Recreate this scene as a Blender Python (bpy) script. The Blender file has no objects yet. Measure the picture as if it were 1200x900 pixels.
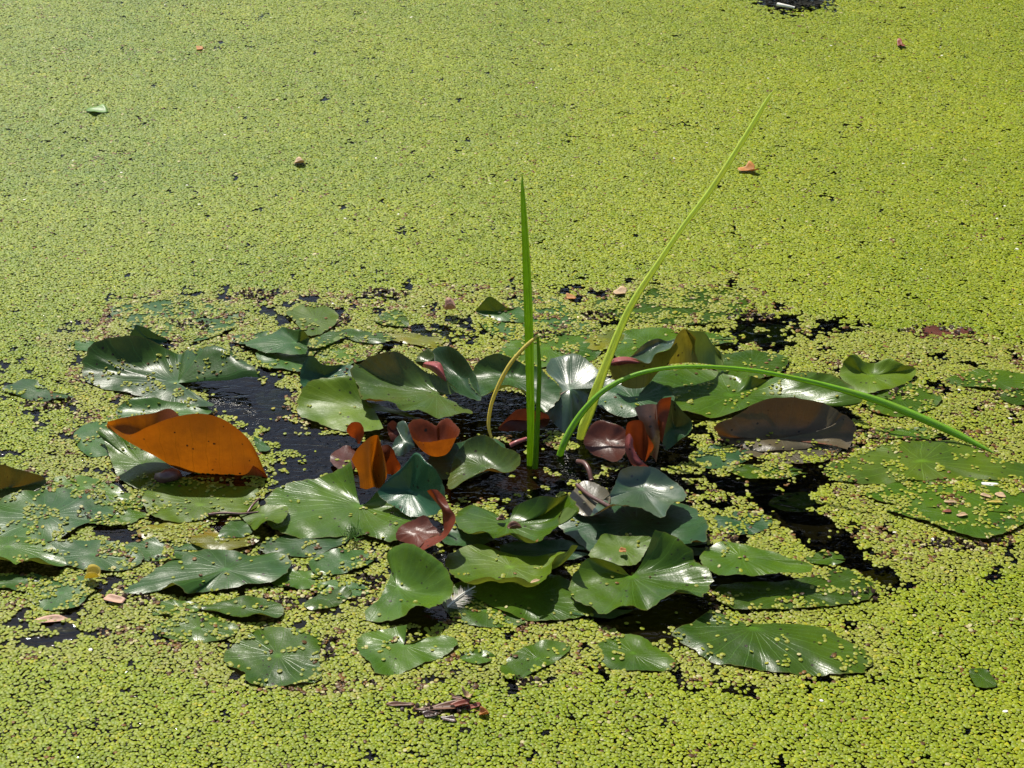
import bpy, math, random
import numpy as np
from mathutils import Vector, Matrix
from mathutils.bvhtree import BVHTree
from math import radians as R, sin, cos, tan, pi

S = bpy.context.scene
C = S.collection
random.seed(7)
rng = np.random.default_rng(11)

# ------------------------------------------------------------------ camera
CAM_H, PITCH, VFOV = 1.5, 30.0, 24.0
cam_d = bpy.data.cameras.new('camera')
cam = bpy.data.objects.new('camera', cam_d)
C.objects.link(cam)
cam.location = (0, 0, CAM_H)
cam.rotation_euler = (R(90 - PITCH), 0, 0)
cam_d.sensor_fit = 'VERTICAL'
cam_d.angle = R(VFOV)
cam_d.clip_start = 0.05
cam_d.clip_end = 500
S.camera = cam

# ------------------------------------------------------------------ sun and sky
SUN_EL, SUN_AZ = 57.0, 26.0          # elevation; degrees to the left of the view direction (+Y)
w = bpy.data.worlds.new('World')
S.world = w
w.use_nodes = True
nt = w.node_tree
nt.nodes.clear()
sky = nt.nodes.new('ShaderNodeTexSky')
sky.sky_type = 'NISHITA'
sky.sun_disc = False
sky.sun_elevation = R(SUN_EL)
sky.sun_rotation = R(-SUN_AZ)
sky.air_density = 1.0
sky.dust_density = 1.3
bg = nt.nodes.new('ShaderNodeBackground')
bg.inputs['Strength'].default_value = 0.115
wo = nt.nodes.new('ShaderNodeOutputWorld')
nt.links.new(sky.outputs[0], bg.inputs[0])
nt.links.new(bg.outputs[0], wo.inputs[0])
sd = bpy.data.lights.new('sun', 'SUN')
sd.energy = 5.0
sd.angle = R(0.5)
sd.color = (1.0, 0.95, 0.85)
sun = bpy.data.objects.new('sun', sd)
C.objects.link(sun)
SUND = Vector((-sin(R(SUN_AZ)) * cos(R(SUN_EL)), cos(R(SUN_AZ)) * cos(R(SUN_EL)), sin(R(SUN_EL))))
sun.rotation_euler = SUND.to_track_quat('Z', 'Y').to_euler()
sun.location = (-3, 6, 8)
S.view_settings.view_transform = 'Standard'
S.view_settings.look = 'None'
S.view_settings.exposure = 0.52
S.view_settings.gamma = 1.0
S.cycles.max_bounces = 8
S.cycles.transparent_max_bounces = 12
S.cycles.caustics_reflective = False
S.cycles.caustics_refractive = False

# ------------------------------------------------------------------ helpers
FPX = 450.0 / tan(R(VFOV / 2))        # focal length in pixels of the 1200x900 photograph
SP, CP = sin(R(PITCH)), cos(R(PITCH))

def ray(px, py):
    x, u = px - 600.0, 450.0 - py
    return Vector((x, FPX * CP + u * SP, -FPX * SP + u * CP))

def P(px, py, zcm=0.0):
    """world point at height zcm (centimetres) above the water"""
    d = ray(px, py)
    t = (CAM_H - zcm / 100.0) / -d.z
    return Vector((d.x * t, d.y * t, zcm / 100.0))

def PY(px, py, Y):
    """world point in the upright plane at distance Y"""
    d = ray(px, py)
    t = Y / d.y
    return Vector((d.x * t, Y, CAM_H + d.z * t))

def project(X, Y):
    """ground points (arrays) to photo pixels"""
    dz = -CAM_H
    depth = Y * CP - dz * SP
    up = Y * SP + dz * CP
    return 600 + FPX * X / depth, 450 - FPX * up / depth

def tag(o, label=None, cat=None, group=None, kind=None):
    if label: o['label'] = label
    if cat: o['category'] = cat
    if group: o['group'] = group
    if kind: o['kind'] = kind
    return o

def link(name, me, mats, parent=None, loc=None):
    for m in (mats if isinstance(mats, (list, tuple)) else [mats]):
        me.materials.append(m)
    o = bpy.data.objects.new(name, me)
    C.objects.link(o)
    if loc is not None: o.location = loc
    if parent is not None: o.parent = parent
    return o

def catmull(pts, n, closed):
    """n samples of a Catmull-Rom curve through pts (array k x d)"""
    p = np.asarray(pts, float)
    k = len(p)
    segs = k if closed else k - 1
    out = []
    d = [np.linalg.norm(p[(i + 1) % k][:3] - p[i][:3]) + 1e-6 for i in range(segs)]
    cum = np.concatenate([[0], np.cumsum(d)])
    ts = np.linspace(0, cum[-1], n + 1)[:-1] if closed else np.linspace(0, cum[-1], n)
    for t in ts:
        i = min(int(np.searchsorted(cum, t, side='right')) - 1, segs - 1)
        u = (t - cum[i]) / d[i]
        if closed:
            a, b, c, e = p[(i - 1) % k], p[i], p[(i + 1) % k], p[(i + 2) % k]
        else:
            b, c = p[i], p[i + 1]
            a = p[i - 1] if i > 0 else 2 * b - c
            e = p[i + 2] if i + 2 < k else 2 * c - b
        u2, u3 = u * u, u * u * u
        out.append(0.5 * ((2 * b) + (c - a) * u + (2 * a - 5 * b + 4 * c - e) * u2 + (3 * b - a - 3 * c + e) * u3))
    return np.array(out)

# ------------------------------------------------------------------ materials
def N(nt, t, **kw):
    n = nt.nodes.new(t)
    for k, v in kw.items():
        if k in ('operation', 'blend_type', 'data_type', 'attribute_name', 'attribute_type', 'noise_dimensions', 'feature', 'use_clamp', 'uv_map'):
            setattr(n, k, v)
        else:
            n.inputs[int(k[1:]) if k[1:].isdigit() else k].default_value = v
    return n

def new_mat(name):
    m = bpy.data.materials.new(name)
    m.use_nodes = True
    m.node_tree.nodes.clear()
    return m, m.node_tree, m.node_tree.nodes.new('ShaderNodeOutputMaterial')

def mth(nt, op, a, b=None, clamp=False):
    n = nt.nodes.new('ShaderNodeMath')
    n.operation = op
    n.use_clamp = clamp
    for i, v in enumerate((a, b)):
        if v is None: continue
        if isinstance(v, (int, float)): n.inputs[i].default_value = v
        else: nt.links.new(v, n.inputs[i])
    return n.outputs[0]

def mixc(nt, f, a, b, mode='MIX'):
    n = nt.nodes.new('ShaderNodeMix')
    n.data_type = 'RGBA'
    n.blend_type = mode
    for s, v in ((n.inputs[0], f), (n.inputs[6], a), (n.inputs[7], b)):
        if isinstance(v, (int, float)): s.default_value = v
        elif isinstance(v, tuple): s.default_value = (*v, 1)
        else: nt.links.new(v, s)
    return n.outputs[2]

def leaf_mat(name, top, under, trans, tf=0.35, rough=0.25, under_rough=0.45, spec=0.22, nveins=22, blotch=None, uveins=1.0, ecol=None, topvein=0.42, coat=0.0, spk=.34, dark=(0.86, .55)):
    m, nt, out = new_mat(name)
    L = nt.links.new
    geo = nt.nodes.new('ShaderNodeNewGeometry')
    uv = nt.nodes.new('ShaderNodeUVMap')
    sep = nt.nodes.new('ShaderNodeSeparateXYZ'); L(uv.outputs[0], sep.inputs[0])
    tc = nt.nodes.new('ShaderNodeTexCoord')
    oi = nt.nodes.new('ShaderNodeObjectInfo')
    n1 = N(nt, 'ShaderNodeTexNoise', Scale=9.0, Detail=5.0, Roughness=0.6, noise_dimensions='4D')
    L(tc.outputs['Object'], n1.inputs['Vector']); L(mth(nt, 'MULTIPLY', oi.outputs['Random'], 30.0), n1.inputs['W'])
    n2 = N(nt, 'ShaderNodeTexNoise', Scale=60.0, Detail=6.0, Roughness=0.65)
    L(tc.outputs['Object'], n2.inputs['Vector'])
    n3 = N(nt, 'ShaderNodeTexNoise', Scale=330.0, Detail=3.0, Roughness=0.6)
    L(tc.outputs['Object'], n3.inputs['Vector'])
    # forking radial veins: u runs round the leaf, v from the centre to the rim
    wob = mth(nt, 'MULTIPLY', mth(nt, 'SUBTRACT', n1.outputs[0], 0.5), 1.6)
    def veins(n, width, r0):
        t = mth(nt, 'ADD', mth(nt, 'MULTIPLY', sep.outputs[0], float(n)), wob)
        d = mth(nt, 'ABSOLUTE', mth(nt, 'SUBTRACT', mth(nt, 'FRACT', t), 0.5))
        d = mth(nt, 'MULTIPLY', d, mth(nt, 'ADD', sep.outputs[1], 0.06))
        v = mth(nt, 'SUBTRACT', 1.0, mth(nt, 'DIVIDE', d, width), clamp=True)
        return mth(nt, 'MULTIPLY', v, mth(nt, 'MULTIPLY', mth(nt, 'SUBTRACT', sep.outputs[1], r0), 4.0, clamp=True))
    va = veins(nveins, 0.035, 0.0)
    vb = veins(nveins * 2, 0.03, 0.45)
    vv = mth(nt, 'MAXIMUM', va, mth(nt, 'MULTIPLY', vb, 0.6))
    def ramp(sock, a, b):
        r = nt.nodes.new('ShaderNodeMapRange'); r.inputs[1].default_value = a; r.inputs[2].default_value = b
        L(sock, r.inputs[0]); return r.outputs[0]
    # top
    hv = ramp(n1.outputs[0], 0.32, 0.68)
    c2 = tuple(min(1, v * f) for v, f in zip(top, (1.75, 1.35, 1.1)))
    c1 = tuple(v * f for v, f in zip(top, (0.6, 0.68, 0.9)))
    ct = mixc(nt, hv, c1, c2)
    ct = mixc(nt, mth(nt, 'MULTIPLY', ramp(n2.outputs[0], 0.4, 0.75), 0.35), ct, tuple(v * 0.55 for v in top))
    obr = mth(nt, 'ADD', .62, mth(nt, 'MULTIPLY', mth(nt, 'FRACT', mth(nt, 'MULTIPLY', oi.outputs['Random'], 17.3)), .55))
    hs = nt.nodes.new('ShaderNodeHueSaturation'); L(ct, hs.inputs['Color']); L(obr, hs.inputs['Value']); ct = hs.outputs[0]
    if blotch:
        ct = mixc(nt, mth(nt, 'MULTIPLY', ramp(n1.outputs[0], 0.52, 0.62), 0.7), ct, blotch)
    ct = mixc(nt, mth(nt, 'MULTIPLY', vv, topvein), ct, tuple(min(1, v * 1.9 + 0.01) for v in top))
    ct = mixc(nt, mth(nt, 'MULTIPLY', ramp(sep.outputs[1], 0.12, 0.0), 0.5), ct, tuple(min(1, v * 2.2) for v in top))
    # rim slightly browned
    edge = ramp(mth(nt, 'ADD', sep.outputs[1], mth(nt, 'MULTIPLY', n2.outputs[0], 0.05)), 1.0, 1.04)
    ec = ecol or tuple(0.5 * a + 0.5 * b for a, b in zip(top, (0.16, 0.10, 0.03)))
    ct = mixc(nt, edge, ct, ec)
    # tiny dark specks
    vor = N(nt, 'ShaderNodeTexVoronoi', Scale=120.0)
    L(tc.outputs['Object'], vor.inputs['Vector'])
    vs_ = nt.nodes.new('ShaderNodeSeparateXYZ'); L(vor.outputs['Color'], vs_.inputs[0])
    vr = mth(nt, 'POWER', vs_.outputs[0], 5.0)
    vd = mth(nt, 'ADD', vor.outputs['Distance'], mth(nt, 'MULTIPLY', mth(nt, 'SUBTRACT', n3.outputs[0], .5), .35))
    sp = mth(nt, 'MULTIPLY', mth(nt, 'SUBTRACT', mth(nt, 'MULTIPLY', vr, spk), vd), 14.0, clamp=True)
    ct = mixc(nt, sp, ct, (0.02, 0.015, 0.008))
    # under
    cu = mixc(nt, ramp(n1.outputs[0], 0.3, 0.7), tuple(v * 0.7 for v in under), tuple(min(1, v * 1.25) for v in under))
    cu = mixc(nt, mth(nt, 'MULTIPLY', vv, 0.45 * uveins), cu, tuple(v * 0.5 for v in under))
    cu = mixc(nt, sp, cu, (0.02, 0.01, 0.006))
    cc = mixc(nt, geo.outputs['Backfacing'], ct, cu)
    ctr = mixc(nt, ramp(n2.outputs[0], 0.35, 0.7), trans, tuple(v * 0.6 for v in trans))
    ctr = mixc(nt, mth(nt, 'MULTIPLY', ramp(n1.outputs[0], 0.42, 0.66), .78), ctr, (trans[0] * .42, trans[1] * .34, trans[2] * .4))
    ctr = mixc(nt, mth(nt, 'MULTIPLY', ramp(sep.outputs[1], dark[0], 1.0), dark[1]), ctr, (trans[0] * .35, trans[1] * .25, trans[2] * .4))
    ctr = mixc(nt, mth(nt, 'MULTIPLY', vv, 0.5 * uveins), ctr, tuple(v * 0.45 for v in trans))
    ctr = mixc(nt, sp, ctr, (0.03, 0.01, 0.005))
    pr = N(nt, 'ShaderNodeBsdfPrincipled')
    pr.inputs['Specular IOR Level'].default_value = spec
    pr.inputs['Coat Weight'].default_value = coat
    pr.inputs['Coat Roughness'].default_value = 0.22
    L(cc, pr.inputs['Base Color'])
    ro = mixc(nt, geo.outputs['Backfacing'], (rough,) * 3, (under_rough,) * 3)
    ro = mth(nt, 'ADD', ro, mth(nt, 'MULTIPLY', mth(nt, 'SUBTRACT', n2.outputs[0], 0.42), 0.28))
    L(ro, pr.inputs['Roughness'])
    hgt = mth(nt, 'ADD', mth(nt, 'MULTIPLY', vv, -0.22), mth(nt, 'MULTIPLY', n2.outputs[0], 0.9))
    hgt = mth(nt, 'ADD', hgt, mth(nt, 'MULTIPLY', n3.outputs[0], 0.25))
    hgt = mth(nt, 'ADD', hgt, mth(nt, 'MULTIPLY', n1.outputs[0], 1.2))
    bp = N(nt, 'ShaderNodeBump', Strength=0.38, Distance=0.0015)
    L(hgt, bp.inputs['Height']); L(bp.outputs[0], pr.inputs['Normal'])
    tr = N(nt, 'ShaderNodeBsdfTranslucent'); L(ctr, tr.inputs[0])
    mx = N(nt, 'ShaderNodeMixShader', Fac=tf); L(pr.outputs[0], mx.inputs[1]); L(tr.outputs[0], mx.inputs[2])
    L(mx.outputs[0], out.inputs[0])
    return m

YG = (0.22, 0.26, 0.02)
M = {
 'green':  leaf_mat('leaf_green', (0.046, 0.108, 0.007), (0.10, 0.15, 0.03), YG, 0.22),
 'lime':   leaf_mat('leaf_lime', (0.074, 0.145, 0.006), (0.15, 0.18, 0.025), YG, 0.25, rough=0.36),
 'blue':   leaf_mat('leaf_bluegreen', (0.032, 0.092, 0.016), (0.13, 0.12, 0.03), YG, 0.18, rough=0.30),
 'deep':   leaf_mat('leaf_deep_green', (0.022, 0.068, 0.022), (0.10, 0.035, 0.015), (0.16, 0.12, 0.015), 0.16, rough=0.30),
 'teal':   leaf_mat('leaf_dark_teal', (0.018, 0.070, 0.032), (0.08, 0.05, 0.02), (0.10, 0.16, 0.03), 0.15, rough=0.27),
 'olive':  leaf_mat('leaf_olive', (0.046, 0.090, 0.018), (0.13, 0.05, 0.015), (0.25, 0.14, 0.015), 0.2, blotch=(0.06, 0.075, 0.02)),
 'yellow': leaf_mat('leaf_yellowing', (0.130, 0.150, 0.012), (0.20, 0.16, 0.02), (0.32, 0.26, 0.02), 0.25, blotch=(0.16, 0.09, 0.01)),
 'bronze': leaf_mat('leaf_bronze', (0.075, 0.070, 0.038), (0.14, 0.045, 0.02), (0.25, 0.08, 0.01), 0.15, rough=0.3, topvein=0.2),
 'silver': leaf_mat('leaf_silver_green', (0.042, 0.095, 0.040), (0.16, 0.06, 0.03), (0.22, 0.16, 0.03), 0.18, rough=0.30, spec=0.8, topvein=0.2),
 'maroon': leaf_mat('leaf_maroon', (0.085, 0.030, 0.018), (0.10, 0.03, 0.015), (0.22, 0.05, 0.015), 0.2, rough=0.3, topvein=0.15),
 'orange': leaf_mat('leaf_orange', (0.13, 0.030, 0.008), (0.20, 0.075, 0.010), (0.66, 0.19, 0.004), 0.40, rough=0.45, topvein=0.2, uveins=1.7, nveins=26, spk=.26, dark=(.45, .8)),
 'rust':   leaf_mat('leaf_rust', (0.10, 0.024, 0.008), (0.15, 0.045, 0.010), (0.46, 0.12, 0.005), 0.36, rough=0.4, topvein=0.1, nveins=16, dark=(.5, .6)),
 'red':    leaf_mat('leaf_red_orange', (0.14, 0.032, 0.014), (0.13, 0.030, 0.009), (0.36, 0.058, 0.005), 0.32, rough=0.4, topvein=0.1, uveins=0.5),
 'pink':   leaf_mat('leaf_pink', (0.30, 0.085, 0.075), (0.30, 0.08, 0.07), (0.45, 0.10, 0.05), 0.2, rough=0.35, topvein=0.1, uveins=0.3),
}

def simple_mat(name, col, rough=0.6, trans=None, tf=0.0, var=0.5, scale=60.0, spec=0.5, fib=None, rib=False):
    m, nt, out = new_mat(name)
    L = nt.links.new
    tc = nt.nodes.new('ShaderNodeTexCoord')
    mp = nt.nodes.new('ShaderNodeMapping')
    src = tc.outputs['Object']
    if fib:
        uv = nt.nodes.new('ShaderNodeUVMap'); src = uv.outputs[0]
        mp.inputs['Scale'].default_value = fib
    L(src, mp.inputs[0])
    n = N(nt, 'ShaderNodeTexNoise', Scale=scale, Detail=5.0, Roughness=0.65); L(mp.outputs[0], n.inputs['Vector'])
    r = nt.nodes.new('ShaderNodeMapRange'); r.inputs[1].default_value = .3; r.inputs[2].default_value = .7; L(n.outputs[0], r.inputs[0])
    c = mixc(nt, r.outputs[0], tuple(v * (1 - var) for v in col), tuple(min(1, v * (1 + var * 0.6)) for v in col))
    tcol = None
    if rib:
        sp = nt.nodes.new('ShaderNodeSeparateXYZ'); L(src, sp.inputs[0])
        def line(at_, w_):
            q = mth(nt, 'ABSOLUTE', mth(nt, 'SUBTRACT', sp.outputs[0], at_))
            return mth(nt, 'SUBTRACT', 1.0, mth(nt, 'DIVIDE', q, w_), clamp=True)
        ln = mth(nt, 'MAXIMUM', mth(nt, 'MAXIMUM', line(.25, .045), mth(nt, 'MULTIPLY', line(.36, .02), .5)), mth(nt, 'MULTIPLY', line(.12, .02), .5))
        lt = mth(nt, 'MULTIPLY', ln, .6)
        c = mixc(nt, lt, c, tuple(v * .3 for v in col))
        n5 = N(nt, 'ShaderNodeTexNoise', Scale=22.0, Detail=3.0); L(tc.outputs['Object'], n5.inputs['Vector'])
        r5 = nt.nodes.new('ShaderNodeMapRange'); r5.inputs[1].default_value = .5; r5.inputs[2].default_value = .72; L(n5.outputs[0], r5.inputs[0])
        c = mixc(nt, mth(nt, 'MULTIPLY', r5.outputs[0], .5), c, (col[0] * 1.5, col[1] * .9, col[2]))
        tcol = mixc(nt, lt, mixc(nt, r.outputs[0], tuple(v * .6 for v in trans), trans), tuple(v * .3 for v in trans))
    p = N(nt, 'ShaderNodeBsdfPrincipled', Roughness=rough); L(c, p.inputs['Base Color'])
    p.inputs['Specular IOR Level'].default_value = spec
    b = N(nt, 'ShaderNodeBump', Strength=0.5, Distance=0.001); L(n.outputs[0], b.inputs['Height']); L(b.outputs[0], p.inputs['Normal'])
    if trans:
        t = N(nt, 'ShaderNodeBsdfTranslucent'); t.inputs[0].default_value = (*trans, 1)
        if tcol is not None: L(tcol, t.inputs[0])
        x = N(nt, 'ShaderNodeMixShader', Fac=tf); L(p.outputs[0], x.inputs[1]); L(t.outputs[0], x.inputs[2]); L(x.outputs[0], out.inputs[0])
    else:
        L(p.outputs[0], out.inputs[0])
    return m

MD = {
 'blade': simple_mat('blade_green', (0.11, 0.24, 0.012), 0.38, (0.55, 0.80, 0.03), 0.5, 0.35, 6.0, fib=(4, 0.5, 1), rib=True),
 'blade_pale': simple_mat('blade_pale', (0.50, 0.68, 0.13), 0.45, (0.95, 1.0, 0.22), 0.55, 0.3, 6.0, fib=(4, 0.5, 1), rib=True),
 'blade_arch': simple_mat('blade_arching', (0.20, 0.42, 0.03), 0.35, (0.55, 0.85, 0.06), 0.45, 0.3, 6.0, fib=(4, 0.5, 1), rib=True),
 'straw': simple_mat('dry_straw', (0.62, 0.50, 0.09), 0.55, (0.8, 0.65, 0.1), 0.4, 0.35, 7.0, fib=(6, 1, 1)),
 'dead_orange': simple_mat('dead_leaf_orange', (0.50, 0.22, 0.05), 0.6, (0.6, 0.25, 0.04), 0.3),
 'dead_tan': simple_mat('dead_leaf_tan', (0.50, 0.34, 0.18), 0.6, (0.5, 0.3, 0.12), 0.25),
 'dead_brown': simple_mat('dead_leaf_brown', (0.14, 0.060, 0.028), 0.5, (0.2, 0.07, 0.02), 0.15),
 'dead_red': simple_mat('dead_leaf_red', (0.24, 0.055, 0.025), 0.5, (0.3, 0.05, 0.02), 0.2),
 'dead_pink': simple_mat('dead_leaf_pinkish', (0.55, 0.33, 0.22), 0.6, (0.5, 0.28, 0.15), 0.25),
 'pale_green': simple_mat('pale_leaf', (0.14, 0.26, 0.05), 0.45, (0.4, 0.5, 0.1), 0.3),
 'white': simple_mat('white_scrap', (0.75, 0.72, 0.62), 0.6, (0.6, 0.6, 0.5), 0.2, 0.2),
 'feather': simple_mat('feather_grey', (0.55, 0.52, 0.47), 0.7, (0.5, 0.48, 0.42), 0.4, 0.3),
 'stem': simple_mat('stem_purple', (0.10, 0.045, 0.035), 0.4),
 'pink_stem': simple_mat('stem_pink', (0.35, 0.10, 0.09), 0.35),
 'sprig': simple_mat('sprig_green', (0.12, 0.24, 0.03), 0.5, (0.2, 0.3, 0.03), 0.2),
 'muck': simple_mat('rotting_matter', (0.050, 0.026, 0.016), 0.35, None, 0, 0.7, 200.0),
}

# ------------------------------------------------------------------ setting: bed, water
def sheet(name, x0, x1, y0, y1, z, mat):
    me = bpy.data.meshes.new(name)
    me.from_pydata([(x0, y0, z), (x1, y0, z), (x1, y1, z), (x0, y1, z)], [], [(0, 1, 2, 3)])
    return tag(link(name, me, mat), kind='structure')

m_bed = simple_mat('pond_mud', (0.040, 0.030, 0.014), 0.8, None, 0, 0.7, 14.0)
sheet('pond_bed', -60, 60, -30, 90, -0.28, m_bed)

def water_mat():
    m, nt, out = new_mat('pond_water')
    L = nt.links.new
    tc = nt.nodes.new('ShaderNodeTexCoord')
    mp = nt.nodes.new('ShaderNodeMapping'); mp.inputs['Scale'].default_value = (1, 2.2, 1); L(tc.outputs['Object'], mp.inputs[0])
    n = N(nt, 'ShaderNodeTexNoise', Scale=34.0, Detail=2.0, Roughness=0.55, Distortion=0.8); L(mp.outputs[0], n.inputs['Vector'])
    b = N(nt, 'ShaderNodeBump', Strength=0.8, Distance=0.0024); L(n.outputs[0], b.inputs['Height'])
    fr = N(nt, 'ShaderNodeFresnel', IOR=1.33); L(b.outputs[0], fr.inputs['Normal'])
    g = N(nt, 'ShaderNodeBsdfGlossy', Roughness=0.03); L(b.outputs[0], g.inputs['Normal'])
    t = N(nt, 'ShaderNodeBsdfTransparent'); t.inputs[0].default_value = (0.26, 0.26, 0.17, 1)
    x = N(nt, 'ShaderNodeMixShader'); L(fr.outputs[0], x.inputs[0]); L(t.outputs[0], x.inputs[1]); L(g.outputs[0], x.inputs[2])
    L(x.outputs[0], out.inputs[0])
    return m
sheet('water', -60, 60, -30, 90, 0.0, water_mat())

# wood on the far bank, seen only as the dark reflection in the open water
def wood():
    r = np.random.default_rng(5)
    V, F, mi = [], [], []
    def quadcloud(c, rad, n):
        d = r.normal(size=(n, 3)); d /= np.linalg.norm(d, axis=1)[:, None]
        p = c + d * rad * (r.random(n) ** .33)[:, None] * r.uniform(.75, 1.08, (n, 1))
        a = r.normal(size=(n, 3)); a /= np.linalg.norm(a, axis=1)[:, None]
        b = np.cross(a, r.normal(size=(n, 3))); b /= np.linalg.norm(b, axis=1)[:, None]
        s = r.uniform(.10, .26, (n, 1))
        for k in range(n):
            i = len(V)
            V.extend([p[k] - a[k] * s[k], p[k] + b[k] * s[k] * .6, p[k] + a[k] * s[k], p[k] - b[k] * s[k] * .6])
            F.append((i, i + 1, i + 2, i + 3)); mi.append(0)
    for k in range(13):
        x = 1.5 + k * 1.6 + r.uniform(-.5, .5); y = 13 + r.uniform(-1, 2.5); h = r.uniform(11.0, 15.0)
        for q in range(9):
            zc = h * (.30 + .62 * q / 8)
            rr = (1.9 - abs(q - 3.2) * .2)
            quadcloud(np.array([x + r.normal(0, .6), y + r.normal(0, .6), zc]), np.array([rr, rr, rr * .7]), 330)
        i = len(V)
        for zz, w_ in ((0.2, .28), (h * .85, .08)):
            for a in range(6): V.append(np.array([x + w_ * cos(a * pi / 3), y + w_ * sin(a * pi / 3), zz]))
        for a in range(6):
            F.append((i + a, i + (a + 1) % 6, i + 6 + (a + 1) % 6, i + 6 + a)); mi.append(1)
    me = bpy.data.meshes.new('wood'); me.from_pydata([tuple(v) for v in V], [], F)
    me.polygons.foreach_set('material_index', mi)
    o = link('wood', me, [simple_mat('tree_foliage', (0.035, 0.060, 0.014), 0.6, (0.05, 0.09, 0.015), .25, .5, 1.5), simple_mat('tree_bark', (0.09, 0.07, 0.05), 0.8)])
    tag(o, 'dark wood on the far bank that the open water mirrors', kind='stuff')
    me = bpy.data.meshes.new('far_bank')
    xs = np.linspace(-60, 60, 61); vs = []; fs = []
    prof = [(10.6, -.3), (11.0, .02), (11.5, .22), (14, .35), (90, .5)]
    for i, x in enumerate(xs):
        for y, z in prof: vs.append((x, y + .5 * sin(x * .7) * (y < 20) + .3 * sin(x * 1.9) * (y < 20), z))
    for i in range(60):
        for j in range(4): fs.append((i * 5 + j, (i + 1) * 5 + j, (i + 1) * 5 + j + 1, i * 5 + j + 1))
    me.from_pydata(vs, [], fs)
    tag(link('far_bank', me, simple_mat('bank_grass', (0.05, 0.09, 0.02), .9, None, 0, .5, 3.0)), kind='structure')
wood()

# ------------------------------------------------------------------ leaves
LEAVES = []      # (object, verts world, tris, cover)

def conv(z):     # zoom window (x0, y0, scale) to photo pixels
    x0, y0, s = z
    return lambda p: (x0 + p[0] / s, y0 + p[1] / s) + tuple(p[2:])

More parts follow.
